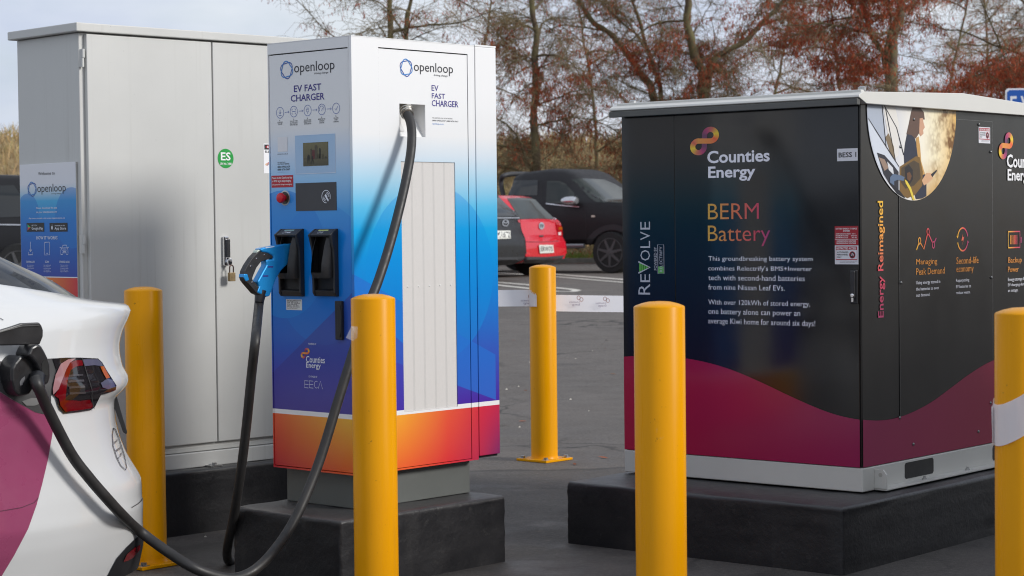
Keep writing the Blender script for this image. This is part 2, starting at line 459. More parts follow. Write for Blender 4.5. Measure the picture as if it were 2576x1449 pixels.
CHROME = pbr('chrome', (.75, .75, .77), .1, metal=1., var=.05)
BRASS = pbr('old_brass', (.30, .22, .12), .42, metal=.8, var=.25, vscale=80)
cab = thing('electrical_cabinet', 'tall plain grey steel cabinet with two doors and overhanging flat roof', 'cabinet', CC, CR_)
CL = Face(cab, (0, 0, 0), (0, -1, 0), (-1, 0, 0)); CF = Face(cab, (0, 0, 0), (1, 0, 0), (0, -1, 0))
CX, CY, CT, CZ = 1.32, .4567, 2.006, .2602
MB().box(0, CX, 0, CY, CZ + .004, CT).build('body', GREY, cab, .004)
MB().box(-.027, CX + .027, -.03, CY + .027, CT + .0015, CT + .036).build('roof', GREY, cab, .004)
dl = CF.px(215.5, 400)[0]; dm = CF.px(531.5, 470)[0]; zb = CF.px(542, 1110)[1]
slab('door', CF, rect(dl, zb, dm - .003, CT - .006), GREY, .0005, .02, .003)
slab('door', CF, rect(dm + .003, zb, CX - .02, CT - .006), GREY, .0005, .02, .003)
slab('seam_seal', CF, rect(dm - .003, zb, dm + .003, CT - .006), GREYD, .0003, .006)
slab('skirt', CF, rect(-.004, CZ + .001, CX + .004, zb - .035), GREY, .0005, .024, .003)
slab('skirt_ledge', CF, rect(.02, zb - .032, CX - .02, zb - .012), GREY, .0005, .009, .002)
for (u0, v0, u1, v1) in ((202.6, 123, 212.3, 168.5), (205.6, 591.8, 215.4, 637.6)):
    a = CF.px((u0 + u1) / 2, v0, .012); b = CF.px((u0 + u1) / 2, v1, .012); zm = (a[1] + b[1]) / 2
    m_ = MB()
    m_.lathe([(.0065, zm + .001), (.0065, a[1])], 12, Matrix.Translation(CF.p(a[0] + .001, 0, .014)))
    m_.lathe([(.0060, b[1]), (.0060, zm - .001)], 12, Matrix.Translation(CF.p(a[0] - .001, 0, .013)))
    m_.add([CF.p(a[0] - .012, b[1], .0008), CF.p(a[0], b[1], .012), CF.p(a[0], a[1], .012), CF.p(a[0] - .012, a[1], .0008)], [(0, 1, 2, 3)])
    m_.build('hinge', GREY, cab, smooth=True)
# swing handle
h0 = CF.px(556, 594, .021); h1 = CF.px(574, 669, .021); hs, hw = (h0[0] + h1[0]) / 2, .013
hb_ = slab('handle', CF, rect(hs - hw, h1[1], hs + hw, h0[1]), CHROME, .0202, .036, .006)
lv = slab('lever', CF, rect(hs - .004, h1[1] + .035, hs + .012, h0[1] - .012), pbr('dark_chrome', (.12, .12, .13), .25, metal=.8), .036, .046, .003); lv.parent = hb_
hp = slab('hasp', CF, ell((hs + .006, h1[1] + .017), .011, .016, 16), CHROME, .036, .052, .003); hp.parent = hb_
MB().lathe([(.004, .030), (.004, .056)], 10, Matrix.Translation(CF.p(hs + .006, h1[1] + .022, 0)) @ Matrix.Rotation(math.pi / 2, 4, 'X')).build('key_pin', STEEL, hb_)
# padlock
pl = thing('padlock', 'small old brass padlock hanging from the grey cabinet handle', 'padlock', tuple(cab.matrix_world @ CF.p(hs + .010, CF.px(570, 708, .05)[1], .053)), CR_)
ph = .036
MB().box(-.0155, .0155, -.007, .007, 0, ph).build('lock_body', BRASS, pl, .002)
MB().tube([(-.0095, 0, ph - .004), (-.0095, 0, ph + .02)] + [(-.0095 * math.cos(a), 0, ph + .02 + .0105 * math.sin(a)) for a in [math.pi * k / 8 for k in range(1, 8)]] + [(.0095, 0, ph + .02), (.0095, 0, ph - .004)], .0028, 8).build('shackle', pbr('rusty_shackle', (.11, .07, .06), .45, metal=.7), pl, smooth=True)
# stickers
WHITE_I = ink('white', (238, 238, 240)); BLACK_I = ink('black', (28, 27, 30)); GREEN_I = ink('green', (20, 150, 60)); RED_I = ink('red', (178, 24, 40)); YEL_I = ink('yellow', (235, 205, 40))
ec = CF.px(567.8, 398.6, .021); er = abs(CF.px(587.6, 398.6, .021)[0] - ec[0])
st = slab('round_sticker', CF, ell(ec, er, er, 40), GREEN_I, .0202, .0208)
text(CF, 'ES', (555.8, 403.5), (580, 383.4), WHITE_I, .0214, .02).parent = st
text(CF, 'UN No. 3480', (554, 415), (582.4, 409), WHITE_I, .0214, .015).parent = st
r_ = rpx(CF, (663, 361), (712, 436.5), .021)
ds = slab('warning_sticker', CF, r_, WHITE_I, .0202, .0206)
s0, z0, s1, z1 = r_[0][0], r_[0][1], r_[2][0], r_[2][1]; W_, H_ = s1 - s0, z1 - z0
def on(pl, m_, off=.0211): f = flat('print', CF, [pl], m_, off); f.parent = ds; return f
on(rect(s0 + .004, z1 - H_ * .20, s1 - .004, z1 - .004), BLACK_I)
on(ell(((s0 + s1) / 2, z1 - H_ * .11), W_ * .40, H_ * .065), RED_I, .0214)
on([(s0 + W_ * .25, z0 + H_ * .42), (s1 - W_ * .25, z0 + H_ * .42), ((s0 + s1) / 2, z0 + H_ * .64)], YEL_I)
text(CF, 'DANGER', (s0 + W_ * .18, z1 - H_ * .145), (s1 - W_ * .18, z1 - H_ * .075), WHITE_I, .0217, .02, px=False).parent = ds
text(CF, 'ELECTRICAL', (s0 + W_ * .08, z1 - H_ * .31), (s1 - W_ * .08, z1 - H_ * .235), BLACK_I, .0211, .02, px=False).parent = ds
infinity(CF, (s0 + W_ * .08, z0 + H_ * .26), (s0 + W_ * .36, z0 + H_ * .38), .0211, px=False).parent = ds
text(CF, 'Counties\nEnergy', (s0 + W_ * .38, z0 + H_ * .14), (s0 + W_ * .85, z0 + H_ * .30), BLACK_I, .0211, .01, px=False).parent = ds
# anchor lug with bolt
lg = CF.px(541, 1168, .05)
MB().box(lg[0] - .03, lg[0] + .03, -.062, -.024, CZ + .0005, CZ + .007).lathe([(.011, CZ + .007), (.011, CZ + .016)], 6, Matrix.Translation((lg[0], -.045, 0))).build('anchor_lug', STEEL, cab)

# ---- the welcome board on its side
brd = thing('welcome_board', 'blue and white printed welcome board on the grey cabinet side', 'sign', CC, CR_)
BF = Face(brd, (-.001, 0, 0), (0, -1, 0), (-1, 0, 0))
b0 = BF.px(48.9, 414.5, .006); b1 = BF.px(190, 407, .006); bz = BF.px(120, 790, .006)[1]
t = NT('board_print')
zt = b0[1]
z_ = t.rng(t.xyz()[2], bz, zt); kz = lambda v: (BF.px(120, v, .006)[1] - bz) / (zt - bz)
c = t.ramp(z_, [(kz(770), lin((52, 44, 150))), (kz(690), lin((40, 70, 165))), (kz(640), lin((10, 90, 180))), (kz(560), lin((0, 120, 205))), (kz(505), lin((60, 170, 220))), (kz(480), lin((190, 210, 225))), (kz(462), lin((222, 224, 230))), (1.0, lin((226, 226, 230)))])
sy_ = t.math('MULTIPLY', t.xyz()[1], -1)
for (u, v, r) in ((70, 540, .085), (180, 548, .12)):
    q = BF.px(u, v, .006); dx = t.math('SUBTRACT', sy_, q[0]); dz = t.math('SUBTRACT', t.xyz()[2], q[1])
    m_ = t.math('LESS_THAN', t.math('SQRT', t.math('ADD', t.math('MULTIPLY', dx, dx), t.math('MULTIPLY', dz, dz))), r)
    c = t.mix(t.math('MULTIPLY', m_, .6), c, lin((0, 118, 200)))
zo = BF.px(120, 698, .006)[1]
oc = t.mix(t.rng(sy_, b0[0], b1[0]), lin((245, 170, 40)), lin((205, 45, 60)))
c = t.mix(t.math('LESS_THAN', t.xyz()[2], zo), c, oc)
c = t.mix(t.math('MULTIPLY', t.math('LESS_THAN', t.xyz()[2], zo + .004), t.math('GREATER_THAN', t.xyz()[2], zo)), c, lin((230, 230, 232)))
t.base(c); t.rough(.32); BPRINT = t.m
slab('panel', BF, rect(b0[0], bz, b1[0], b1[1]), BPRINT, .0005, .006, .001)
slab('edge_strip', BF, rect(b1[0], bz, b1[0] + .003, b1[1]), pbr('fluted_edge', (.4, .4, .38), .6), .0005, .0065)
NAVY_I = ink('navy', (52, 40, 130)); DARK_I = ink('charcoal', (44, 42, 50)); LB_I = ink('lightblue', (60, 130, 200)); PALE_I = ink('pale', (226, 230, 240))
RING = grad_mat('ring_blue', 2, .9, 2.0, [(0, lin((60, 150, 215))), (1, lin((50, 80, 165)))])
RING2 = ink('ring_violet', (58, 84, 160))
bo = .0068
text(BF, 'Welcome to', (95.9, 440.9), (137.6, 431), DARK_I, bo)
def logo(face, ring_c, ring_r, o_bl, o_tr, d_bl, d_tr, off):
    c_ = face.px(*ring_c, off); a = face.px(ring_c[0] + ring_r[0], ring_c[1], off); b = face.px(ring_c[0], ring_c[1] - ring_r[1], off)
    r = (abs(a[0] - c_[0]) + abs(b[1] - c_[1])) / 2
    knot(face, c_, abs(a[0] - c_[0]) * 1.08, abs(b[1] - c_[1]) * 1.08, off, (ink('ring_blue', (62, 130, 200)), RING2))
    text(face, 'openloop', o_bl, o_tr, DARK_I, off, .0, res=3)
    text(face, 'driving change', d_bl, d_tr, DARK_I, off)
logo(BF, (80.6, 476), (10.5, 17), (94, 490), (165, 461), (129, 489.5), (154, 485), bo)
text(BF, 'Please download the app', (91, 527), (143.4, 520), PALE_I, bo, .012)
text(BF, 'on your smartphone now', (91, 537.5), (143.4, 530), PALE_I, bo, .012)
text(BF, 'For more details, visit www.openloop.co.nz', (72.8, 552.5), (162.8, 546), PALE_I, bo, .012)
for (u0, u1, top, low, ic) in ((66.7, 111.2, 'GET IT ON', 'Google Play', 0), (124.5, 170, 'Available on the', 'App Store', 1)):
    flat('badge', BF, [rpx(BF, (u0, 561), (u1, 582.6), bo)], BLACK_I, bo)
    text(BF, top, (u0 + 13, 569), (u0 + 13 + (13 if ic == 0 else 25), 565.5), PALE_I, bo + .0004, .01)
    text(BF, low, (u0 + 13, 580), (u0 + 41.5, 570.5), PALE_I, bo + .0004, .01)
    if ic == 0:
        a = BF.px(69.5, 564.5, bo); b = BF.px(69.5, 579.5, bo); c2 = BF.px(77.5, 572, bo); mid_ = ((a[0] + b[0]) / 2 + .004, (a[1] + b[1]) / 2)
        for tri, cc_ in (((a, b, mid_), (40, 130, 220)), ((a, mid_, c2), (60, 190, 90)), ((b, mid_, c2), (225, 70, 60))): flat('badge_icon', BF, [list(tri)], ink('i%d%d%d' % cc_, cc_), bo + .0004)
    else:
        q = BF.px(131, 573, bo)
        flat('badge_icon', BF, [ell((q[0] - .0016, q[1]), .0042, .007), ell((q[0] + .0016, q[1]), .0042, .007), ell((q[0] + .001, q[1] + .011), .0014, .0026)], PALE_I, bo + .0004)
text(BF, 'HOW IT WORKS', (91.4, 602.5), (144.8, 593.7), PALE_I, bo, .01)
def strokes(face, name, lines, wd, mat, off, closed=False):
    q = []
    for pts in lines: q += ribbon(face.pp(pts, off), wd, closed)
    return flat(name, face, q, mat, off)
strokes(BF, 'icon', [[(77, 608), (77, 632)], [(74, 628), (77, 633), (80, 628)], [(71.5, 634), (71.5, 641), (82.5, 641), (82.5, 634)]], .0022, PALE_I, bo)
strokes(BF, 'icon', [[(112.5, 609.5), (124.5, 609), (124.5, 641), (112.5, 641.5), (112.5, 609.5)], [(117, 637), (120, 637)]], .0022, PALE_I, bo)
strokes(BF, 'icon', [[(153, 640), (153, 629), (156, 624), (158, 617), (167, 616.5), (169.5, 624), (171, 629), (171, 640), (167, 640), (167, 636), (157.5, 636), (157.5, 640), (153, 640)], [(150.5, 622), (155, 624), (170, 623.5), (173, 621.5)], [(157.5, 629), (159, 633), (166, 633), (167, 629), (157.5, 629)]], .0020, PALE_I, bo)
for s_, a, b in (('DOWNLOAD', 66.7, 87), ('SCAN', 113.4, 123), ('CHARGE & GO', 149, 175)):
    text(BF, s_, (a, 661), (b, 656), PALE_I, bo, .015)
for k, (a, b, n_) in enumerate(((68.5, 86, 3), (110, 128, 5), (152, 172, 5))):
    for j in range(n_):
        text(BF, ('Get the app and register', 'Scan the QR code', 'Plug in your vehicle now', 'and follow the steps')[(j + k) % 4], (a, 668.5 + 4.1 * j), (b - (j % 2) * 2, 665.8 + 4.1 * j), PALE_I, bo)
infinity(BF, (122, 720.5), (134, 705), bo, 'emblem', cols=[lin((240, 225, 225))] * 3)
text(BF, 'Counties', (124, 728), (153, 718.5), PALE_I, bo, .01)

# ================================================================ CHARGER
chg = thing('ev_charger', 'blue and white fast charger standing on its grey pedestal', 'charger', EC, ER_)
EL = Face(chg, (0, 0, 0), (0, -1, 0), (-1, 0, 0)); EF = Face(chg, (0, 0, 0), (1, 0, 0), (0, -1, 0))
EY, EX1, EX2, EZ0, EZ1, EST = .4407, .6189, .7343, .3711, 1.899, .5835
zf = lambda v: (EF.px(1200, v)[1] - EZ0) / (EZ1 - EZ0)
zl = lambda v: (EL.px(780, v)[1] - EZ0) / (EZ1 - EZ0)
WHT = (.80, .80, .80)
def wrap(name, face, left):
    t = NT(name)
    s_ = t.math('MULTIPLY', t.xyz()[1], -1) if left else t.xyz()[0]; z = t.xyz()[2]
    zr = t.rng(z, EZ0, EZ1)
    def half(p, q):
        """1 on the left of the line p->q (pixels)"""
        a, b = face.px(*p), face.px(*q); dx, dz = b[0] - a[0], b[1] - a[1]
        return t.math('GREATER_THAN', t.math('SUBTRACT', t.math('MULTIPLY', t.math('SUBTRACT', z, a[1]), dx), t.math('MULTIPLY', t.math('SUBTRACT', s_, a[0]), dz)), 0)
    def circ(cpx, rim):
        a, b = face.px(*cpx), face.px(*rim); r = math.hypot(a[0] - b[0], a[1] - b[1])
        dx = t.math('SUBTRACT', s_, a[0]); dz = t.math('SUBTRACT', z, a[1])
        return t.math('LESS_THAN', t.math('ADD', t.math('MULTIPLY', dx, dx), t.math('MULTIPLY', dz, dz)), r * r)
    AND = lambda *m: m[0] if len(m) == 1 else t.math('MULTIPLY', m[0], AND(*m[1:]))
    if left:
        c = t.ramp(zr, [(zl(1025), lin((72, 40, 150))), (zl(950), lin((62, 64, 175))), (zl(860), lin((26, 92, 190))), (zl(740), lin((0, 112, 205))), (zl(600), lin((0, 130, 220))), (zl(530), lin((60, 158, 225))), (zl(450), lin((146, 196, 235))), (zl(385), lin((196, 214, 234))), (zl(320), lin((228, 229, 230))), (1, lin((231, 231, 231)))])
        m = AND(circ((712, 640), (700, 480)), half((850, 400), (850, 700)) if False else circ((712, 640), (700, 480)))
        c = t.mix(t.math('MULTIPLY', m, .75), c, lin((0, 128, 214)))
        c = t.mix(t.math('MULTIPLY', circ((810, 690), (845, 520)), .35), c, lin((0, 122, 212)))
        dk = t.math('SUBTRACT', 1, half((686, 936), (884, 738)))
        c = t.mix(t.math('MULTIPLY', dk, .62), c, lin((56, 56, 150)))
        k = t.rng(s_, -EY, 0); kz = t.rng(z, EZ0, EST)
        top = t.mix(k, lin((228, 88, 40)), lin((240, 190, 40))); bot = t.mix(k, lin((196, 22, 46)), lin((236, 98, 40)))
    else:
        c = t.ramp(zr, [(zf(1010), lin((74, 44, 160))), (zf(930), lin((62, 74, 178))), (zf(840), lin((44, 100, 192))), (zf(740), lin((16, 124, 208))), (zf(640), lin((0, 146, 220))), (zf(575), lin((20, 165, 226))), (zf(520), lin((92, 188, 230))), (zf(455), lin((168, 210, 232))), (zf(395), lin((212, 224, 234))), (zf(345), lin((232, 233, 234))), (1, lin((235, 235, 235)))])
        m = AND(circ((1085, 690), (1149, 484)), half((929, 514), (1040, 590)) if False else circ((1085, 690), (1149, 484)))
        c = t.mix(t.math('MULTIPLY', m, .42), c, lin((0, 140, 218)))
        leaf = AND(t.math('SUBTRACT', 1, half((1158, 842), (1248, 893))), half((1158, 972), (1248, 1006)), t.math('LESS_THAN', s_, face.px(1247, 950)[0]))
        c = t.mix(t.math('MULTIPLY', leaf, .75), c, lin((38, 112, 205)))
        dk = AND(t.math('SUBTRACT', 1, half((980, 834), (1060, 902))), t.math('LESS_THAN', s_, face.px(1080, 900)[0]))
        c = t.mix(t.math('MULTIPLY', dk, .5), c, lin((66, 52, 165)))
        k = t.rng(s_, 0, EX2); kz = t.rng(z, EZ0, EST)
        top = t.ramp(k, [(0, lin((246, 196, 44))), (.3, lin((244, 168, 48))), (.62, lin((230, 92, 58))), (.86, lin((212, 48, 66))), (1, lin((200, 44, 76)))])
        bot = t.ramp(k, [(0, lin((240, 120, 40))), (.35, lin((236, 92, 50))), (.62, lin((222, 52, 58))), (.86, lin((190, 44, 80))), (1, lin((118, 44, 104)))])
    c = t.mix(t.math('LESS_THAN', z, EST), c, lin((236, 236, 236)))
    c = t.mix(t.math('LESS_THAN', z, EST - .0165), c, t.mix(kz, bot, top))
    t.base(c); t.rough(.3); t.b.inputs['Coat Weight'].default_value = .25; t.b.inputs['Coat Roughness'].default_value = .12
    t.bump(t.noise(260, 2), .03, .002)
    return t.m
WL, WR = wrap('wrap_left', EL, True), wrap('wrap_right', EF, False)
WHITE = pbr('white_powder_coat', (.8, .8, .795), .32, var=.025, vscale=4)
DARKP = pbr('black_plastic', (.018, .018, .02), .42, var=.2, vscale=30, bump=.1, bscale=300)
MB().box(.013, EX2 - .002, .013, EY - .001, EZ0 + .003, EZ1 - .003).build('body', GREYD, chg)
MB().box(.0, EX1 - .002, .0, EY, EZ1 - .0025, EZ1 + .0005).build('roof', WHITE, chg)
MB().box(EX1 + .003, EX2, .0, EY, EZ1 - .0025, EZ1 + .004).build('roof', WHITE, chg)
# left side: frame and door
d0 = EL.px(674.5, 137.4); d1 = EL.px(879.8, 117.6); T_ = EZ1 - .003
q_out = rect(-EY, EZ0, -.0135, T_); q_in = rect(d0[0], EZ0 + .006, -.0185, d1[1])
P3 = lambda f, q, o: [f.p(a, z, o) for a, z in q]
MB().ringprism(P3(EL, q_out, -.0125), P3(EL, q_in, -.0125), P3(EL, q_out, 0), P3(EL, q_in, 0)).build('side_frame', WL, chg)
slab('door', EL, rect(d0[0] + .002, EZ0 + .008, -.0205, d1[1] - .004), WL, -.0124, -.002, .0015)
# right side: frame, panel with openings, rear section
e0 = EF.px(951.5, 120); e1 = EF.px(1176, 134.6)
q_out = rect(0, EZ0, EX1 - .002, T_); q_in = rect(e0[0], EZ0 + .006, e1[0], (e0[1] + e1[1]) / 2)
MB().ringprism(P3(EF, q_out, -.0125), P3(EF, q_in, -.0125), P3(EF, q_out, 0), P3(EF, q_in, 0)).build('front_frame', WR, chg)
MB().box(EX1 + .003, EX2, .0, EY, EZ0 + .012, T_).build('rear_section', WR, chg, .003)
rc = rpx(EF, (1004.5, 260.3), (1070.5, 345), -.002); gr = rpx(EF, (1008.5, 406), (1152, 1026), -.002)
gz0 = EF.px(1019, 1033, -.002)[1]; gr = rect(gr[0][0], (gz0 + gr[0][1]) / 2, gr[2][0], gr[2][1])
ps0, ps1, pz0, pz1 = e0[0] + .002, e1[0] - .002, EZ0 + .008, q_in[2][1] - .004
S_ = sorted({ps0, rc[0][0], rc[1][0], gr[0][0], gr[1][0], ps1}); Z_ = sorted({pz0, gr[0][1], gr[2][1], rc[0][1], rc[2][1], pz1})
mb = MB()
for i in range(len(S_) - 1):
    for j in range(len(Z_) - 1):
        cs, cz = (S_[i] + S_[i + 1]) / 2, (Z_[j] + Z_[j + 1]) / 2
        if any(r[0][0] < cs < r[1][0] and r[0][1] < cz < r[2][1] for r in (rc, gr)): continue
        mb.add([EF.p(a, z, -.002) for a, z in rect(S_[i], Z_[j], S_[i + 1], Z_[j + 1])], [(0, 1, 2, 3)])
for r in (rc, gr):
    for k in range(4):
        a, b = r[k], r[(k + 1) % 4]; mb.add([EF.p(*a, -.002), EF.p(*b, -.002), EF.p(*b, -.009), EF.p(*a, -.009)], [(0, 1, 2, 3)])
mb.build('panel', WR, chg)
# cable recess: back wall slopes out towards the bottom
dpt = .085; bk = [(rc[0][0], rc[0][1], -.014), (rc[1][0], rc[1][1], -.014), (rc[2][0] - .0, rc[2][1], -dpt), (rc[3][0], rc[3][1], -dpt)]
fr = [(a, z, -.0093) for a, z in rc]
mb = MB(); vs = [EF.p(*q) for q in fr + bk]
mb.add(vs, [(4, 5, 6, 7)] + [(i, (i + 1) % 4, 4 + (i + 1) % 4, 4 + i) for i in range(4)])
# the body core must not fill the recess: open it
core = [o for o in chg.children if o.name.startswith('body')][0]
mbc = MB(); X0, X1, Y0, Y1, Zb, Zt = .013, EX2 - .002, .0132, EY - .001, EZ0 + .003, EZ1 - .003
mbc.box(X0, X1, dpt + .02, Y1, Zb, Zt).box(X0, rc[0][0] - .002, Y0, dpt + .02, Zb, Zt).box(rc[1][0] + .002, X1, Y0, dpt + .02, Zb, Zt)
mbc.box(rc[0][0] - .002, rc[1][0] + .002, Y0, dpt + .02, Zb, rc[0][1] - .002).box(rc[0][0] - .002, rc[1][0] + .002, Y0, dpt + .02, rc[2][1] + .002, Zt)
me = bpy.data.meshes.new('body'); me.from_pydata(mbc.v, [], mbc.f); me.materials.append(GREYD); core.data = me
rcs = mb.build('cable_recess', WHITE, chg)
rs = (rc[0][0] + .002, rc[0][0] + .045)
lbl = MB().add([EF.p(rs[0], rc[0][1] + .02, -.0225), EF.p(rs[1], rc[0][1] + .02, -.0225), EF.p(rs[1], rc[0][1] + .072, -.0535), EF.p(rs[0], rc[0][1] + .072, -.0535)], [(0, 1, 2, 3)]).build('rating_label', ink('label', (215, 215, 215)), chg)
# grille
t = NT('perforated_sheet')
pit = .0031
gx = t.math('DIVIDE', t.xyz()[0], pit); gz = t.math('DIVIDE', t.xyz()[2], pit * .866)
row = t.math('FLOOR', gz); gx = t.math('ADD', gx, t.math('MULTIPLY', t.math('MODULO', row, 2), .5))
fx = t.math('SUBTRACT', t.math('FRACT', gx), .5); fz = t.math('MULTIPLY', t.math('SUBTRACT', t.math('FRACT', gz), .5), .866)
hole = t.math('LESS_THAN', t.math('ADD', t.math('MULTIPLY', fx, fx), t.math('MULTIPLY', fz, fz)), .085)
gs = t.rng(t.xyz()[0], gr[0][0], gr[1][0], 0, 5)
gap = t.math('GREATER_THAN', t.math('ABSOLUTE', t.math('SUBTRACT', t.math('FRACT', gs), .5)), .41)
dark = t.mix(gap, lin((150, 146, 143)), lin((78, 76, 74)))
t.base(t.mix(hole, lin((232, 229, 226)), dark)); t.rough(.45); PERF = t.m
gp = slab('grille', EF, rect(gr[0][0] + .0005, gr[0][1] + .0005, gr[1][0] - .0005, gr[2][1] - .0005), PERF, -.0088, -.005)
gm = (gr[0][1] + gr[2][1]) / 2 + .0
for k in range(5):
    a = gr[0][0] + (gr[1][0] - gr[0][0]) * (k + .5) / 5
    MB().lathe([(.003, 0), (.003, .0015), (.0015, .0025)], 8, Matrix.Translation(EF.p(a, gm, -.005)) @ Matrix.Rotation(math.pi / 2, 4, 'X')).build('rivet', WHITE, gp)
# pedestal
MB().box(.045, .615, .045, EY - .02, .2452, EZ0 + .004).build('pedestal', pbr('pedestal_grey', lin((100, 103, 100)), .45, var=.05), chg, .003)
# printing, left door
lo = -.0012
logo(EL, (721, 176), (14.8, 21), (740, 190.6), (841, 149), (790, 188.5), (825.8, 179), lo)
text(EL, 'EV FAST', (739.3, 232), (807.8, 209.4), NAVY_I, lo, .012)
text(EL, 'CHARGER', (731.5, 256.4), (815.9, 232.8), NAVY_I, lo, .012)
ICON = ink('icon', (70, 96, 170))
ic = [(704.4, 283.6), (738.8, 280.6), (773.7, 277.9), (809.2, 275.2), (845.4, 272.5)]
caps = [['1.', 'DOWNLOAD', 'THE APP'], ['2.', 'SCAN QR CODE', 'OR TYPE IN ID', 'WITH THE APP'], ['3.', 'PLUG IN AND', "PRESS 'START'", 'ON YOUR APP'], ['4.', 'MONITOR THE', 'CHARGING', 'SESSION'], ['5.', 'ALL SET.', 'HAPPY', 'CHARGING']]
for k, (u, v) in enumerate(ic):
    c_ = EL.px(u, v, lo); r = abs(EL.px(u + 9.1, v, lo)[0] - c_[0])
    flat('icon', EL, ribbon(ell(c_, r, r, 32), .0017, True), ICON, lo)
    g = lambda pts: [(c_[0] + a * r, c_[1] + b * r) for a, b in pts]
    ls = [[[(0, .55), (0, -.2)], [(-.3, .1), (0, -.25), (.3, .1)], [(-.4, -.5), (.4, -.5)]],
          [[(-.5, .2), (-.5, .45), (-.25, .45)], [(.25, .45), (.5, .45), (.5, .2)], [(-.5, -.2), (-.5, -.45), (-.25, -.45)], [(.25, -.45), (.5, -.45), (.5, -.2)], [(-.5, 0), (.5, 0)]],
          [[(-.3, .25), (.3, .25), (.3, -.25), (-.3, -.25), (-.3, .25)], [(-.15, .25), (-.15, .55)], [(.15, .25), (.15, .55)], [(0, -.25), (0, -.65)]],
          [[(-.6, -.3), (-.65, .2), (-.35, .6), (.2, .65), (.6, .3), (.6, -.2)], [(-.05, -.3), (.2, .25)]],
          [[(-.35, 0), (-.1, -.35), (.45, .35)]]][k]
    q = []
    for l_ in ls: q += ribbon(g(l_), .0016)
    flat('icon', EL, q, ICON, lo)
    if k < 4:
        u2, v2 = ic[k + 1]
        a, b = EL.px(u + 12.5, v - 1, lo), EL.px(u2 - 12, v2 + 1, lo)
        flat('arrow', EL, ribbon([a, b], .0016) + ribbon([(b[0] - .005, b[1] + .004), b, (b[0] - .005, b[1] - .004)], .0016), ICON, lo)
    for j, cpt in enumerate(caps[k]):
        hw = min(9.5, 1.0 * len(cpt) * .8); vv = v + 19.5 + 4.6 * j
        text(EL, cpt, (u - hw, vv + 1.6 + hw * .08), (u + hw, vv - 1.6 - hw * .08), BLACK_I, lo, .01)
flat('blank_label', EL, [rpx(EL, (698.2, 345), (723.4, 381), lo)], ink('paper', (225, 225, 228)), lo)
text(EL, 'STATION ID | OPL-85', (697.8, 390), (724, 385.6), DARK_I, lo, .01)
text(EL, 'FOR ASSISTANCE,', (698.2, 410.4), (718, 406.8), DARK_I, lo, .01)
text(EL, 'CALL THE 24/7 HELPDESK', (698.2, 414.8), (727.5, 410), DARK_I, lo, .01)
text(EL, '0800 OPENLOOP', (698.2, 422.6), (729.2, 416.4), DARK_I, lo, .01)
text(EL, '0800 6736 5667', (698.2, 429.4), (729.2, 423), DARK_I, lo, .01)
text(EL, 'openloop.co.nz', (698.2, 436), (726, 430), ink('pblue', (170, 195, 225)), lo)
rs_ = slab('red_sticker', EL, rpx(EL, (682.6, 442.2), (737.7, 470.5), lo), RED_I, -.0018, lo)
for k, s_ in enumerate(('Please use the OpenLoop App', 'or RFID tag to stop charging.', 'Only press this during an emergency')):
    text(EL, s_, (684.5, 451.8 + 8.2 * k - (k == 2) * .6), (735 - (k == 1) * 3, 443.4 + 8.2 * k + (k == 2) * 1.2), WHITE_I, lo + .0004, .012).parent = rs_
# emergency stop
c_ = EL.px(716.7, 498, lo)
XR = Matrix.Rotation(-math.pi / 2, 4, 'Y')
es = MB(); es.lathe([(.0268, -.002), (.0268, .001), (.023, .0015), (.022, -.001)], 28, Matrix.Translation(EL.p(*c_, -.002)) @ XR)
es = es.build('stop_collar', pbr('steel_ring', (.5, .48, .42), .35, metal=.7), chg)
MB().lathe([(.0215, 0), (.0215, .0008)], 24, Matrix.Translation(EL.p(*c_, -.001)) @ XR).build('stop_well', ink('well', (70, 60, 45)), es)
MB().lathe([(.010, .001), (.010, .012), (.0175, .014), (.0185, .022), (.016, .0265), (.008, .0285), (0.001, .029)], 24, Matrix.Translation(EL.p(*c_, -.001)) @ XR).build('stop_button', pbr('stop_red', lin((200, 16, 34)), .35), es, smooth=True)
# screen
so = rpx(EL, (741.9, 341), (844.3, 434.2), lo)
bz_ = MB(); inn = rpx(EL, (762.3, 359.6), (826.5, 416), lo)
slab('screen_bezel', EL, so, pbr('bezel', lin((164, 194, 224)), .35, var=.03), -.0019, lo)
flat('bezel_edge', EL, ribbon(so, .0016, True), PALE_I, lo + .0003)
scr = slab('screen', EL, inn, glass_mat('screen_glass', lin((62, 60, 36)), .1), lo - .0004, lo + .0006)
t = NT('screen_picture'); t.base(t.ramp(t.rng(t.xyz()[2], inn[0][1], inn[2][1]), [(0, lin((58, 54, 34))), (.25, lin((78, 72, 46))), (.33, lin((70, 66, 44))), (.36, lin((86, 80, 54))), (1, lin((104, 98, 62)))])); t.rough(.15)
def on_scr(pl, col, o=.0011):
    f = flat('picture', EL, [[(inn[0][0] + (inn[1][0] - inn[0][0]) * a, inn[0][1] + (inn[2][1] - inn[0][1]) * b) for a, b in pl]], col, lo + o); f.parent = scr; return f
on_scr(rect(.02, .02, .98, .98), t.m, .0009)
for a, b, h, cc_ in ((.30, .36, .72, (66, 60, 40)), (.36, .47, .66, (88, 30, 30)), (.47, .58, .86, (74, 68, 50)), (.56, .68, .48, (70, 66, 44)), (.64, .71, .72, (40, 38, 26)), (.76, .82, .46, (70, 64, 42)), (.87, .93, .36, (50, 46, 30))):
    on_scr([(a, .3), (b, .3), (b, h), ((a + b) / 2, h + .03), (a, h)], ink('scr%d%d%d' % cc_, cc_))
on_scr([(.18, .1), (.2, .1), (.22, .3), (.25, .3), (.27, .08), (.29, .1), (.27, .4), (.25, .48), (.2, .48), (.17, .4)], ink('scrdk', (18, 18, 12)), .0013)
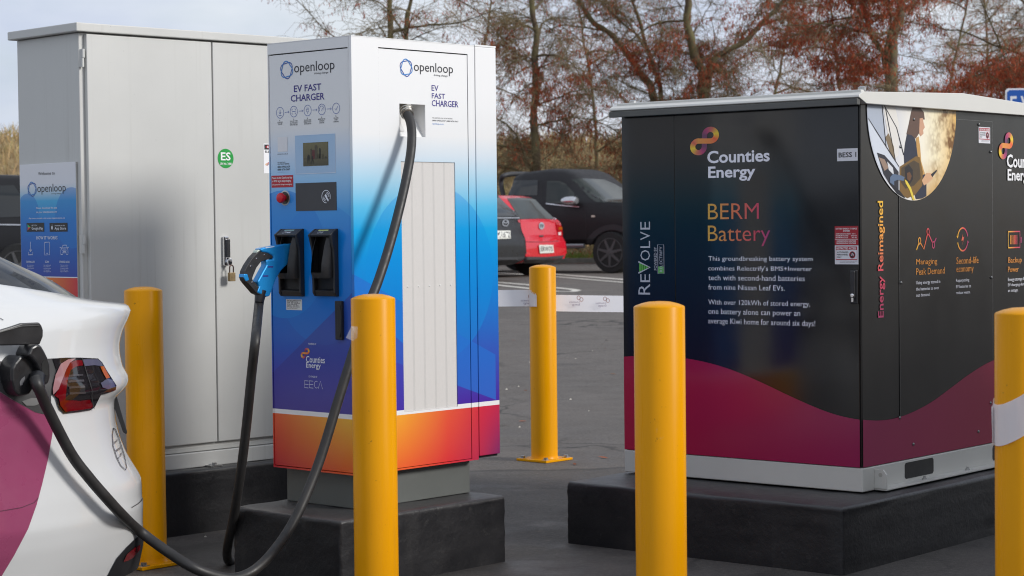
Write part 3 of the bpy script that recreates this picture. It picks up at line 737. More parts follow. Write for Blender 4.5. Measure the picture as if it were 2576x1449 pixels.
on_scr([(.33, .1), (.35, .08), (.38, .3), (.40, .1), (.42, .1), (.40, .42), (.35, .42)], ink('scrdk2', (34, 28, 22)), .0013)
rf = slab('card_reader', EL, rpx(EL, (743.5, 461), (847, 529), lo), pbr('reader_grey', lin((58, 58, 62)), .4, var=.04), -.0019, lo + .0004)
c_ = EL.px(820.7, 494.5, lo); r = abs(EL.px(832, 494.5, lo)[0] - c_[0]) * .95
q = ribbon([(c_[0] + r * math.cos(a), c_[1] + r * math.sin(a)) for a in [math.radians(-25 + 13 * k) for k in range(24)]], .0022)
for rr in (.72, .52):
    q += ribbon([(c_[0] + r * rr * math.cos(a), c_[1] + r * rr * math.sin(a)) for a in [math.radians(-5 + 12 * k) for k in range(8)]], .002)
    q += ribbon([(c_[0] + r * rr * math.cos(a), c_[1] + r * rr * math.sin(a)) for a in [math.radians(180 + 10 * k) for k in range(9)]], .002)
q += [[(c_[0] - .008, c_[1] + .004), (c_[0] + .001, c_[1] - .008), (c_[0] + .007, c_[1] - .002), (c_[0] - .001, c_[1] + .010)], [(c_[0] + .001, c_[1] - .008), (c_[0] + .010, c_[1] - .018), (c_[0] + .014, c_[1] - .012), (c_[0] + .006, c_[1] - .004)]]
flat('reader_icon', EL, q, PALE_I, lo + .0008).parent = rf
# holsters
def holster(u0, u1, name_txt, strip, word_u):
    s0_, s1_ = EL.px(u0, 660)[0], EL.px(u1, 660)[0]; zt_ = EL.px((u0 + u1) / 2, 575.5)[1]; zb_ = EL.px((u0 + u1) / 2, 745)[1]; w_ = s1_ - s0_
    zh = zt_ - .022                                    # underside of the hood
    o_ = .030
    side = [(zb_, 0), (zb_, .012), (zb_ + .012, .020), (zh - .055, .022), (zh - .012, o_ + .004), (zt_ - .020, o_ + .008), (zt_, .008), (zt_, 0)]
    fr_ = MB()
    for a, b in ((s0_, s0_ + .010), (s1_ - .010, s1_)):                     # the two cheeks
        fr_.prism([EL.p(a, z, o - .002) for z, o in side], [EL.p(b, z, o - .002) for z, o in side])
    hood = [(zh, -.002), (zh - .006, o_ + .001), (zt_ - .021, o_ + .0052), (zt_ - .0005, .0055), (zt_ - .0005, -.002)]
    fr_.prism([EL.p(s0_ + .0102, z, o) for z, o in hood], [EL.p(s1_ - .0102, z, o) for z, o in hood])
    foot = [(zb_ + .0005, -.002), (zb_ + .0005, .0095), (zb_ + .020, .016), (zb_ + .026, -.002)]
    fr_.prism([EL.p(s0_ + .0102, z, o) for z, o in foot], [EL.p(s1_ - .0102, z, o) for z, o in foot])
    ho = fr_.build('holster', DARKP, chg, .002)
    slab('holster_back', EL, rect(s0_ + .0102, zb_ + .024, s1_ - .0102, zh), pbr('holster_dark', (.008, .008, .009), .55), -.0018, -.0005).parent = ho
    # cup: an open bucket leaning outwards
    zc0, zc1 = zb_ + .064, zh - .004
    in0, in1 = s0_ + .012, s1_ - .012
    def ring(z, oo, ins, nn=14):
        out = []
        for k in range(nn):
            a = math.pi * (1 + k / (nn - 1)); out.append(((in0 + in1) / 2 + ((in1 - in0) / 2 - ins) * math.cos(a), z, .002 + (oo - ins) * abs(math.sin(a)) ** .8))
        return out
    lv_ = [(zc0, .050), (zc0 + .02, .058), (zc0 + .05, .056), (zc1 - .035, .040), (zc1, .024)]
    cup = MB()
    for ins, flip in ((0, False), (.004, True)):
        rows = [[EL.p(s, z, o) for s, z, o in ring(z_, o_2, ins)] for z_, o_2 in lv_]; n_ = len(rows[0])
        cup.add([p for r_2 in rows for p in r_2], [(i * n_ + k, i * n_ + k + 1, (i + 1) * n_ + k + 1, (i + 1) * n_ + k) for i in range(len(rows) - 1) for k in range(n_ - 1) if not (i >= 1 and 3 < k < n_ - 5)])
    b0_ = [EL.p(s, z, o) for s, z, o in ring(zc0, .050, 0)]; cup.add(b0_, [tuple(range(len(b0_)))])
    cup.build('holster_cup', DARKP, ho, smooth=True)
    # hood print lies on the sloped top
    zz0, oo0, zz1, oo1 = zt_ - .021, o_ + .0052, zt_ - .0005, .0055
    class HF(Face):
        def p(s, a, k, off=0): return EL.p(a, zz0 + (zz1 - zz0) * k, oo0 + (oo1 - oo0) * k + .0006 + off)
    hf = HF(chg, (0, 0, 0), (0, -1, 0), (-1, 0, 0))
    cx = (s0_ + s1_) / 2
    flat('hood_strip', hf, [rect(cx - .028, .70, cx + .024, .86)], strip, 0).parent = ho
    V, Fs, x0, x1, y0, y1 = glyphs(name_txt, .02)
    ww = .0040 * len(name_txt)
    MB().add([hf.p(cx - ww * .35 + (x - x0) / (x1 - x0) * ww, .28 + .26 * (y - y0) / (y1 - y0)) for x, y in V], Fs).build('lettering', PALE_I, ho)
    flat('hood_icon', hf, ribbon([(cx - ww * .35 - .009 + .005 * math.cos(a), .41 + .2 * math.sin(a)) for a in [2 * math.pi * k / 12 for k in range(12)]], .0012, True), PALE_I, 0).parent = ho
    return (s0_ + s1_) / 2, zt_, zb_, ho
H1 = holster(709, 765, 'CHAdeMO', ink('teal', (150, 185, 178)), 0)
H2 = holster(794, 851, 'CCS', ink('lime', (196, 205, 120)), 0)
sv = slab('inspection_sticker', EL, rpx(EL, (720, 752.5), (759.7, 780.5), lo), ink('stk', (218, 218, 216)), -.0018, lo)
for k in range(7):
    text(EL, ('ELECTRICAL INSPECTION TAG', 'certificate', 'OPL  85  checked', 'tested', 'date  12 05', 'inspector', 'keep this label in place')[k], (722.5, 757.2 + 3.3 * k), (757 - (k * 7 % 11), 754.6 + 3.3 * k), DARK_I, lo + .0004, .005 if k else .02).parent = sv
hd = slab('door_handle', EL, rpx(EL, (847.8, 756.5), (865.5, 855), 0), DARKP, -.0018, .012, .003)
hr = rpx(EL, (849.5, 767), (860.5, 850), .012)
slab('handle_lever', EL, ell(((hr[0][0] + hr[1][0]) / 2, (hr[0][1] + hr[2][1]) / 2), (hr[1][0] - hr[0][0]) / 2, (hr[2][1] - hr[0][1]) / 2 * .98, 20), DARKP, .0121, .016, .0015).parent = hd
text(EL, 'POWERED BY', (776, 867.2), (795.5, 863.5), PALE_I, lo, .005)
infinity(EL, (756.5, 902), (778.8, 874.8), lo)
text(EL, 'Counties', (769.9, 911.7), (817, 897.5), PALE_I, lo, .012)
text(EL, 'Energy', (770.3, 928.8), (806.8, 913.4), PALE_I, lo, .012)
text(EL, 'CO-FUNDED BY', (776.5, 949.2), (798, 946), PALE_I, lo, .005)
for k, (u0, u1) in enumerate(((765.9, 776), (778, 788))):
    for f_ in (0, .5, 1): strokes(EL, 'lettering', [[(u0, 957.5 + 17.5 * f_ + .4 * k), (u1, 957.5 + 17.5 * f_ + 1 + .4 * k)]], .0016, PALE_I, lo)
for u0 in (766.3, 778.4): strokes(EL, 'lettering', [[(u0, 957.2), (u0 + .3, 976)]], .0012, PALE_I, lo)
c_ = EL.px(795.5, 967.5, lo)
flat('lettering', EL, ribbon([(c_[0] + .010 * math.cos(a) , c_[1] + .0122 * math.sin(a)) for a in [math.radians(50 + 13 * k) for k in range(21)]], .0016), PALE_I, lo)
strokes(EL, 'lettering', [[(800.5, 978), (806, 959), (811.5, 979)]], .0016, PALE_I, lo)
# printing, right panel
ro = -.0012
logo(EF, (1022, 170.3), (14.7, 20.6), (1041.5, 185.7), (1139.5, 162), (1091.5, 192.6), (1126, 188.5), ro)
text(EF, 'EV', (1086, 228.2), (1103, 215), NAVY_I, ro, .008)
text(EF, 'FAST', (1086.4, 247.4), (1119.6, 236), NAVY_I, ro, .008)
text(EF, 'CHARGER', (1086.4, 267), (1153, 254.8), NAVY_I, ro, .008)
text(EF, 'FOR ASSISTANCE, CALL THE 24/7 HELPDESK', (1088, 298.3), (1138.5, 297.2), DARK_I, ro)
text(EF, '0800 OPENLOOP | 0800 6736 5667', (1088, 305.8), (1153, 304.0), DARK_I, ro, .004)
text(EF, 'openloop.co.nz', (1088, 314), (1116, 310.2), LB_I, ro)

# ================================================================ BATTERY CABINET
bat = thing('battery_cabinet', 'large dark battery cabinet with crimson wave print and pale sloping roof', 'battery cabinet', BC, BR_)
BL = Face(bat, (0, 0, 0), (0, -1, 0), (-1, 0, 0)); BFc = Face(bat, (0, 0, 0), (1, 0, 0), (0, -1, 0))
BY, BX, BZ0, BZC, BZ1 = 1.0822, 1.56, .245, .336, 1.668
BLACK = pbr('black_gloss_wrap', (.011, .0112, .0125), .12, var=.08, vscale=3, bump=.012, bscale=14)
BLACK2 = pbr('black_satin_wrap', (.017, .0165, .0165), .22, var=.08, vscale=3, bump=.012, bscale=14)
CREAM = pbr('cream_steel', (.58, .57, .53), .4, var=.04, vscale=4)
CREAMR = pbr('cream_roof', (.66, .65, .61), .38, var=.03, vscale=3)
MB().box(0, BX, 0, BY, BZC, BZ1).build('body', BLACK2, bat, .003)
MB().box(-.004, BX, -.0035, BY + .001, BZ0 + .001, BZC - .0015).build('base_frame', CREAM, bat, .004)
# left face: narrow panel, hinged door
s_d0 = BL.px(1699, 500)[0]; s_d1 = BL.px(2160.5, 600, .005)[0]; z_dt = BL.px(1930, 269.5)[1]
slab('fixed_panel', BL, rect(-BY + .0005, BZC + .001, s_d0 - .002, BZ1 - .004), BLACK, .0003, .003, .001)
slab('door', BL, rect(s_d0 + .001, BZC + .001, s_d1, z_dt), BLACK, .0003, .0055, .0015)
slab('corner_trim', BL, rect(s_d1 + .006, BZC + .001, -.0006, BZ1 - .004), BLACK2, .0003, .0025, .001)
# crimson wave
t = NT('crimson_print')
n_ = t.noise(2.5, 4); yy = t.rng(t.xyz()[1], 0, BY)
c = t.mix(yy, lin((150, 38, 84)), lin((184, 32, 70))); c = t.mix(t.rng(t.xyz()[0], .05, 1.1), c, lin((150, 42, 70)))  # print gradient, with some reflected light put into the colour too
t.base(t.mix(t.math('MULTIPLY', n_, .12), c, lin((90, 22, 50)))); t.rough(.16); CRIM = t.m
def wave(face, pts, s0, s1, off, zlow, n=40):
    q = sorted(face.pp(pts)); xs_ = [a for a, _ in q]; zs_ = [b for _, b in q]
    # smooth interpolation
    sm = smooth_path([(a, b, 0) for a, b in q], 10); xs_ = [p.x for p in sm]; zs_ = [p.y for p in sm]
    top = [(a, float(np.interp(a, xs_, zs_))) for a in np.linspace(s0, s1, n)]
    mb = MB()
    for (a, za), (b, zb2) in zip(top[:-1], top[1:]): mb.add([face.p(a, zlow, off), face.p(b, zlow, off), face.p(b, zb2, off), face.p(a, za, off)], [(0, 1, 2, 3)])
    return mb.build('wave_print', CRIM, face.root)
WL_ = [(1560, 898), (1610, 895), (1660, 895.5), (1725, 901), (1790, 914), (1850, 933), (1920, 963), (2000, 1001), (2070, 1031), (2120, 1047), (2168, 1056), (2190, 1057)]
wave(BL, WL_, -BY + .0006, s_d0 - .0022, .0036, BZC + .0012)
wave(BL, WL_, s_d0 + .0012, s_d1 - .0002, .0061, BZC + .0012)
wave(BL, WL_, s_d1 + .0062, -.0008, .0031, BZC + .0012)
# right face
h_tl = BFc.px(2259.6, 290); h_tr = BFc.px(2494.6, 307); h_bl = BFc.px(2258, 1130)
hx0, hx1, hz0, hz1 = h_tl[0], h_tr[0], h_bl[1], h_tl[1]
hatch = slab('access_hatch', BFc, rect(hx0, hz0, hx1, hz1), BLACK2, .0003, .0022, .0006)
flat('hatch_edge', BFc, ribbon(rect(hx0, hz0, hx1, hz1), .0022, True), pbr('worn_edge', (.14, .14, .14), .3), .0024).parent = hatch
WR_ = [(2150, 1054), (2182, 1057), (2215, 1057.5), (2255, 1051), (2300, 1034), (2345, 1009), (2390, 976), (2430, 946), (2470, 920), (2503, 904), (2540, 893), (2600, 890), (2680, 905)]
wave(BFc, WR_, .0006, BX - .001, .0029, BZC + .0012, 60)
for (u, v) in ((2298, 300.5), (2461.8, 313), (2264, 369), (2491.7, 382), (2266, 711), (2493.6, 698), (2262.9, 1051), (2297.2, 1117.5), (2460.8, 1085.5), (2491.5, 1013.5)):
    p_ = BFc.px(u, v, .003)
    MB().lathe([(.0062, 0), (.0062, .002), (.004, .0045), (.001, .0052)], 10, Matrix.Translation(BFc.p(*p_, .003)) @ Matrix.Rotation(math.pi / 2, 4, 'X')).build('screw', pbr('screw_steel', (.22, .22, .22), .35, metal=.9), hatch, smooth=True)
# base details: fork pockets, flange, lug, bolts
FPOCK = pbr('pocket_dark', (.012, .012, .012), .5)
for (tl, br) in (((2276, 1159), (2348.5, 1203)),):
    a, b = BFc.px(*tl, .004), BFc.px(*br, .004); w_ = b[0] - a[0]
    for k in (0, 1):
        o_ = k * (BFc.px(2497, 1150, .004)[0] - a[0])
        r = .008; z0_, z1_ = BZ0 + .018, BZC - .012
        pts = [(a[0] + o_ + r, z0_), (b[0] + o_ - r, z0_), (b[0] + o_, z0_ + r), (b[0] + o_, z1_ - r), (b[0] + o_ - r, z1_), (a[0] + o_ + r, z1_), (a[0] + o_, z1_ - r), (a[0] + o_, z0_ + r)]
        slab('fork_pocket', BFc, pts, FPOCK, .0037, .0045)
lx = BFc.px(2203, 1200, .01)[0]
MB().box(lx + .004, BX, -.052, -.0037, BZ0 + .0012, BZ0 + .008).build('base_flange', CREAM, bat, .0015)
lug = [(-.0038, BZ0 + .0085), (-.055, BZ0 + .0085), (-.055, BZC - .03), (-.040, BZC - .012), (-.0038, BZC - .012)]
lg_ = MB().prism([(lx, y, z) for y, z in lug], [(lx + .008, y, z) for y, z in lug]).build('lifting_lug', CREAM, bat, .001)
MB().lathe([(.008, 0), (.008, .0006)], 14, Matrix.Translation((lx - .0002, -.030, BZC - .032)) @ Matrix.Rotation(-math.pi / 2, 4, 'Y')).build('lug_hole', ink('hole', (170, 168, 160)), lg_)
for u in (2326, 2434):
    q = BFc.px(u, 1195, .03)
    MB().lathe([(.009, 0), (.009, .006), (.0045, .007), (.0045, .014)], 6, Matrix.Translation((q[0], -.03, BZ0 + .008))).build('anchor_bolt', STEEL, bat)
# roof: shallow gable, ridge along the long front
rz0 = BFc.px(2184, 256.2, .03)[1]; rzc = BFc.px(2190, 231.5, .03)[1]; ap = BFc.px(2424, 234.5, .03)
rx0, rxa = -.062, ap[0]; rx1 = 2 * rxa - rx0
gp_ = [(rx0 + .055, rz0 - .006), (rx1 - .055, rz0 - .006), (rx1, rz0 + .016), (rx1 - .004, rz0 + .024), (rx1 - .03, rzc), (rxa, ap[1]), (rx0 + .03, rzc), (rx0 + .004, rz0 + .024), (rx0, rz0 + .016)]
roof = MB().prism([(x, -.030, z) for x, z in gp_], [(x, BY + .018, z) for x, z in gp_]).build('roof', CREAMR, bat, .002)
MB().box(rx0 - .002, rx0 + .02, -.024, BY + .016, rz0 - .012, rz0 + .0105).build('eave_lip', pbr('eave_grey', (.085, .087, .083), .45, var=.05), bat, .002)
MB().box(rx0 + .028, rx0 + .05, -.022, BY + .0, rzc - .002, rzc + .0075).build('roof_fold', CREAMR, bat, .002)
for yb in (BY - .045, .0):
    MB().lathe([(.014, 0), (.014, .012), (.009, .016)], 12, Matrix.Translation((rx0 + .075, yb, rzc + .006))).build('roof_bolt', STEEL, bat)
# lettering, left face
bo2 = .0062
PAN = ink('vinyl_white', (238, 238, 248))
infinity(BL, (1735.7, 393), (1809, 316), bo2)
text(BL, 'Counties', (1779.5, 411.2), (1936, 374), PAN, bo2, .022, res=4)
text(BL, 'Energy', (1781.7, 457), (1900, 415.5), PAN, bo2, .022, res=4)
ya, yb = -BL.px(1781, 550)[0], -BL.px(1940, 550)[0]
SUNSET = grad_mat('sunset_print', 1, yb, ya, [(0, lin((165, 60, 125))), (.2, lin((205, 70, 95))), (.5, lin((222, 110, 80))), (1, lin((222, 175, 70)))])
text(BL, 'BERM', (1781, 551.8), (1908.8, 510.5), SUNSET, bo2, -.004, res=4)
text(BL, 'Battery', (1781, 619.5), (1937.4, 566), SUNSET, bo2, -.004, res=4)
for s_, bl_, tr_ in (('This groundbreaking battery system', (1781.9, 659.5), (2044.2, 645)), ("combines Relectrify's BMS+Inverter", (1781.9, 683.8), (2042.2, 670)),
                     ('tech with second-hand batteries', (1781.9, 704.8), (2024.4, 693.8)), ('from nine Nissan Leaf EVs.', (1781.9, 728.5), (1973.9, 718)),
                     ('With over 120kWh of stored energy,', (1781.9, 769.8), (2037.9, 758)), ('one battery alone can power an', (1781.9, 793.8), (2012.9, 780.8)),
                     ('average Kiwi home for around six days!', (1781.9, 818), (2050.8, 806.5))):
    text(BL, s_, bl_, tr_, PAN, bo2, -.003)
# upright wordmark
bo1 = .0037
SIL = ink('silver', (198, 200, 210)); LEAF = ink('leaf', (96, 176, 72))
for s_, v0, v1, wide in (('R', 740.7, 714, 1), ('E', 709.5, 689.5, 0), ('O', 655.5, 629, 0), ('L', 623.5, 606, 0), ('V', 604, 582.5, 0), ('E', 577.5, 557.6, 0)):
    text(BL, s_, ((1606 if wide else 1611), v0), (1635.2, v1), SIL, bo1, -.004, turn=True)
strokes(BL, 'lettering', [[(1606, 687), (1635, 672.5), (1606, 658.5)]], .006, SIL, bo1 + .0003)
for a, b in ((1608, 1612.5), (1613.5, 1618), (1619, 1623), (1624, 1629)):
    f0, f1 = (a - 1606) / 29, (b - 1606) / 29
    flat('wordmark_bar', BL, [BL.pp([(a, 686 - 14 * f0), (b, 686 - 14 * f1), (b, 660 + 13 * f1), (a, 660 + 13 * f0)], bo1)], LEAF, bo1)
text(BL, 'POWERED BY', (1645.5, 679.6), (1651.9, 621.6), SIL, bo1, -.002, turn=True)
bx_ = rpx(BL, (1654.5, 615.5), (1670.5, 688.5), bo1)
flat('wordmark_box', BL, ribbon(bx_, .0022, True), SIL, bo1)
flat('wordmark_bar', BL, [rpx(BL, (1655.5, 670.5), (1669.5, 687.5), bo1)], LEAF, bo1)
text(BL, 'RELECTRIFY', (1659.5, 684), (1665.8, 620), SIL, bo1 + .0004, .0, turn=True)
# labels
lb = slab('name_label', BL, rpx(BL, (2105.8, 374.5), (2157.6, 404), .006), ink('labelw', (222, 222, 228)), .0056, .0062)
text(BL, 'BESS 1', (2109.5, 396.5), (2154, 382), BLACK_I, .0067, .02).parent = lb
rl = slab('hazard_label', BL, rpx(BL, (2099.8, 568.8), (2159, 616.6), .006), ink('hred', (165, 14, 34)), .0056, .0062)
for s_, bl_, tr_ in (('BATTERY ENERGY STORAGE', (2102.5, 577.5), (2156, 573)), ('SYSTEM', (2121, 583), (2137, 578.8)), ('SHORT CIRCUIT CURRENT   4159 A', (2102.5, 590), (2152, 586.6)), ('MAXIMUM VOLTAGE       597.6 VDC', (2102.5, 594.6), (2156, 591.2)), ('MAXIMUM VOLTAGE          440  VAC', (2102.5, 599.2), (2156, 595.8)), ('HAZARDOUS DC VOLTAGE', (2105, 608.5), (2153, 604.4)), ('HAZARDOUS AC VOLTAGE', (2104.5, 613.8), (2153, 609.6))):
    text(BL, s_, bl_, tr_, WHITE_I, .0067, .015).parent = rl
flat('rule', BL, [rpx(BL, (2100.5, 601.4), (2158, 602.2), .006)], WHITE_I, .0066).parent = rl
def access_label(face, tl, br, o_):
    a = rpx(face, tl, br, o_); s0, z0, s1, z1 = a[0][0], a[0][1], a[2][0], a[2][1]; w_, h_ = s1 - s0, z1 - z0
    l_ = slab('access_label', face, a, ink('labelw', (222, 222, 228)), o_ - .0006, o_)
    R2 = lambda x0, y0, x1, y1: rect(s0 + w_ * x0, z0 + h_ * y0, s0 + w_ * x1, z0 + h_ * y1)
    rd = ink('lred', (170, 20, 46))
    flat('print', face, ribbon(R2(.05, .25, .95, .92), w_ * .035, True), rd, o_ + .0004).parent = l_
    flat('print', face, [R2(.05, .76, .95, .92)], rd, o_ + .0006).parent = l_
    tx = lambda s_, x0, y0, x1, y1, m_, b=.012: setattr(text(face, s_, (s0 + w_ * x0, z0 + h_ * y0), (s0 + w_ * x1, z0 + h_ * y1), m_, o_ + .001, b, px=False), 'parent', l_)
    tx('RESTRICTED ACCESS', .08, .785, .92, .895, WHITE_I, .02); tx('AUTHORISED', .10, .60, .58, .68, BLACK_I); tx('PERSONNEL', .10, .47, .57, .55, BLACK_I); tx('ONLY', .10, .34, .29, .42, BLACK_I)
    cx, cz = s0 + w_ * .75, z0 + h_ * .5; r = w_ * .12
    flat('print', face, [ell((cx, cz), r, r)], BLACK_I, o_ + .0005).parent = l_
    flat('print', face, ribbon(ell((cx, cz), r, r), w_ * .025, True) + ribbon([(cx - r * .7, cz + r * .7), (cx + r * .7, cz - r * .7)], w_ * .025), rd, o_ + .0008).parent = l_
    flat('print', face, [rect(cx - r * .45 + r * .25 * k, cz - r * .3, cx - r * .3 + r * .25 * k, cz + r * (.35 + .15 * (k in (1, 2)))) for k in range(4)], ink('labelw', (222, 222, 228)), o_ + .0007).parent = l_
    tx('For Personal Protective Equipment (PPE)', .22, .14, .95, .19, DARK_I, 0); tx('requirements consult product manual', .22, .07, .85, .12, DARK_I, 0)
access_label(BL, (2100, 617.4), (2159.3, 665), .0062)
hn = slab('door_handle', BL, rpx(BL, (2140.5, 679), (2159, 765), .006), DARKP, .0056, .014, .003)
hq = rpx(BL, (2142, 682), (2153, 750), .014)
slab('handle_lever', BL, hq, DARKP, .0141, .024, .003).parent = hn
kc = BL.px(2145, 744, .024)
MB().lathe([(.008, 0), (.008, .004), (.005, .006)], 14, Matrix.Translation(BL.p(*kc, .0242)) @ XR).build('lock_cylinder', CHROME, hn)
slab('lock_tail', BL, rect(kc[0] - .004, kc[1] - .022, kc[0] + .004, kc[1] - .006), CHROME, .0242, .027).parent = hn
# lettering, right face
bf = .0033
Z6 = lambda x, y: (2066 + .287 * x, 523.2 + .287 * y)
zc_ = [BFc.px(2217, v)[1] for v in (800, 505)]
REIM = grad_mat('reimagined_print', 2, zc_[0], zc_[1], [(0, lin((175, 60, 105))), (.4, lin((215, 72, 92))), (.65, lin((236, 150, 70))), (1, lin((240, 190, 60)))])
text(BFc, 'Energy Reimagined', (2209.5, 799.5), (2225.6, 505.5), REIM, bf, .012, turn=True, res=3)
xa, xb = BFc.px(2304, 620)[0], BFc.px(2360, 620)[0]
def igrad(nm, u0, u1): return grad_mat(nm, 0, BFc.px(u0, 620)[0], BFc.px(u1, 620)[0], [(0, lin((240, 180, 60))), (.5, lin((225, 80, 80))), (1, lin((165, 60, 120)))])
g1, g2, g3 = igrad('icon_grad_peak', 2304, 2357), igrad('icon_grad_cycle', 2408, 2436), igrad('icon_grad_cell', 2536, 2570)
strokes(BFc, 'icon', [[Z6(835, 368), Z6(858, 300)], [Z6(866, 300), Z6(900, 360), Z6(932, 225)], [Z6(940, 225), Z6(978, 312)], [Z6(988, 308), Z6(1008, 263)]], .006, g1, bf)
for x, y in ((862, 288), (936, 208), (983, 324)):
    c_ = BFc.px(*Z6(x, y), bf); flat('icon', BFc, ribbon(ell(c_, .009, .012, 16), .005, True), g1, bf)
c_ = BFc.px(*Z6(1240, 275), bf); r_s = abs(BFc.px(*Z6(1285, 275), bf)[0] - c_[0]); r_z = abs(BFc.px(*Z6(1240, 175), bf)[1] - c_[1])
for a0 in (15, 195): flat('icon', BFc, ribbon([(c_[0] + r_s * math.cos(a), c_[1] + r_z * math.sin(a)) for a in [math.radians(a0 + 150 * k / 14) for k in range(15)]], .006), g2, bf)
for sg in (1, -1): flat('icon', BFc, [[(c_[0] - sg * r_s * 1.2, c_[1] + sg * r_z * .32), (c_[0] - sg * r_s * .8, c_[1] + sg * r_z * .32), (c_[0] - sg * r_s, c_[1] + sg * r_z * .08)]], g2, bf)
flat('icon', BFc, [[(c_[0] + .002, c_[1] + r_z * .5), (c_[0] - .011, c_[1] - .005), (c_[0] + .003, c_[1] - .004), (c_[0] - .003, c_[1] - r_z * .5), (c_[0] + .012, c_[1] + .010), (c_[0], c_[1] + .008)]], g2, bf)
cb = rpx(BFc, Z6(1640, 208), Z6(1742, 345), bf)
flat('icon', BFc, ribbon(cb, .006, True) + ribbon([BFc.px(*Z6(1752, 255), bf), BFc.px(*Z6(1752, 305), bf)], .007), g3, bf)
for k in range(6): strokes(BFc, 'icon', [[Z6(1660 + 11 * k, 238), Z6(1660 + 11 * k, 318)]], .005, g3, bf)
AMB = ink('amber', (226, 148, 62))
for s_, bl_, tr_ in (('Managing', (833, 512), (1016, 440)), ('Peak Demand', (833, 588), (1082, 517)), ('Second-life', (1185, 492), (1378, 424)), ('economy', (1185, 581), (1335, 516)), ('Backup', (1640, 497), (1757, 428)), ('Power', (1638, 563), (1730, 510))):
    text(BFc, s_, Z6(*bl_), Z6(*tr_), AMB, bf, -.002)
for s_, bl_, tr_ in (('Using energy stored in', (832, 679), (1043, 628)), ('the batteries to even', (832, 725), (1030, 685)), ('out demand.', (832, 779), (953, 742)), ('Repurposing', (1182, 657), (1297, 615)), ('EV batteries to', (1182, 703), (1312, 668)), ('reduce waste.', (1182, 756), (1307, 722)), ('Energy storage for', (1637, 650), (1795, 603)), ('EV charging during', (1637, 695), (1800, 652)), ('an outage.', (1637, 745), (1725, 709))):
    text(BFc, s_, Z6(*bl_), Z6(*tr_), PAN, bf, .0)
infinity(BFc, (2512.5, 402), (2549, 332), bf)
text(BFc, 'Counties', (2533, 421.5), (2612, 391), WHITE_I, bf, .022)
text(BFc, 'Energy', (2535, 463), (2594, 427), WHITE_I, bf, .022)
access_label(BFc, (2462, 319), (2490.9, 361), bf + .0006)
# round photograph print: fields of colour laid flat on the wrap
Z5 = lambda x, y: (2066 + .2639 * x, 221.4 + .2639 * y)
cA = BFc.px(*Z5(436, 330), bf); cB = BFc.px(*Z5(1285, 330), bf); cC = BFc.px(*Z5(880, 1073), bf)
pc = ((cA[0] + cB[0]) / 2, None); pr = (cB[0] - cA[0]) / 2; pcz = cC[1] + pr
ztop = BZ1 - .002
disc = [(x, min(z, ztop)) for x, z in ell((pc[0], pcz), pr, pr, 72)]
t = NT('photo_backdrop')
kx = t.rng(t.xyz()[0], pc[0] - pr, pc[0] + pr); kz_ = t.rng(t.xyz()[2], pcz - pr, pcz + pr * .6)
vo = t.n('TexVoronoi'); vo.inputs['Scale'].default_value = 46; t.l(t.coord(), vo.inputs['Vector'])
nn = t.noise(12, 3)
c = t.ramp(kx, [(0, lin((196, 202, 214))), (.3, lin((214, 214, 218))), (.5, lin((240, 236, 226))), (.75, lin((248, 236, 200))), (1, lin((226, 180, 96)))])
leafm = t.math('MULTIPLY', t.rng(kx, .62, .9), t.rng(nn, .42, .6))
c = t.mix(t.math('MULTIPLY', leafm, t.rng(vo.outputs['Distance'], .15, .55, .2, 1)), c, lin((120, 78, 26)))
c = t.mix(t.math('MULTIPLY', t.rng(kz_, .3, .0), t.rng(kx, .45, .7)), c, lin((200, 150, 60)))
t.base(c); t.rough(.25)
pd = flat('photo_print', BFc, [disc], t.m, bf + .0002)
def inside(pts):
    out = []
    for x, y in pts:
        a, z = BFc.px(*Z5(x, y), bf); d = math.hypot(a - pc[0], z - pcz)
        if d > pr * .995: a, z = pc[0] + (a - pc[0]) * pr * .995 / d, pcz + (z - pcz) * pr * .995 / d
        out.append((a, min(z, ztop)))
    return out
def ph_(pts, col, o, nm='photo_field'):
    f = flat(nm, BFc, [inside(pts)], ink('ph%d_%d_%d' % col, col), bf + o); f.parent = pd
ph_([(440, 290), (470, 330), (600, 560), (735, 745), (740, 1010), (640, 900), (560, 790), (500, 620), (450, 420)], (206, 212, 222), .0006)
ph_([(440, 140), (570, 150), (600, 330), (610, 540), (500, 380), (442, 290)], (172, 180, 194), .0008)
ph_([(590, 150), (700, 150), (735, 330), (735, 640), (690, 690), (640, 480), (600, 250)], (226, 222, 216), .0008)
for l_ in (((572, 145), (612, 560)), ((605, 190), (700, 690)), ((590, 150), (712, 380)), ((712, 380), (780, 640)), ((442, 290), (735, 750))):
    (x0_, y0_), (x1_, y1_) = l_; ph_([(x0_, y0_), (x0_ + 9, y0_), (x1_ + 9, y1_), (x1_, y1_)], (40, 40, 46), .0010)
ph_([(610, 470), (640, 430), (690, 560), (700, 680), (650, 600)], (128, 110, 84), .0010)
ph_([(528, 615), (600, 640), (690, 740), (735, 800), (735, 1010), (660, 930), (590, 820)], (44, 44, 52), .0012)
ph_([(545, 660), (600, 680), (640, 760), (600, 790)], (150, 126, 110), .0014)
ph_([(625, 700), (680, 760), (690, 830), (640, 780)], (210, 212, 216), .0014)
ph_([(870, 178), (940, 178), (975, 230), (985, 300), (940, 300), (930, 430), (900, 480), (870, 470), (810, 440), (835, 330), (855, 230)], (98, 74, 62), .0012)
ph_([(935, 290), (965, 285), (972, 330), (985, 375), (968, 400), (972, 435), (945, 460), (930, 430)], (206, 158, 128), .0014)
ph_([(900, 480), (925, 460), (940, 560), (950, 700), (985, 820), (960, 830), (920, 680), (905, 560)], (196, 150, 84), .0014)
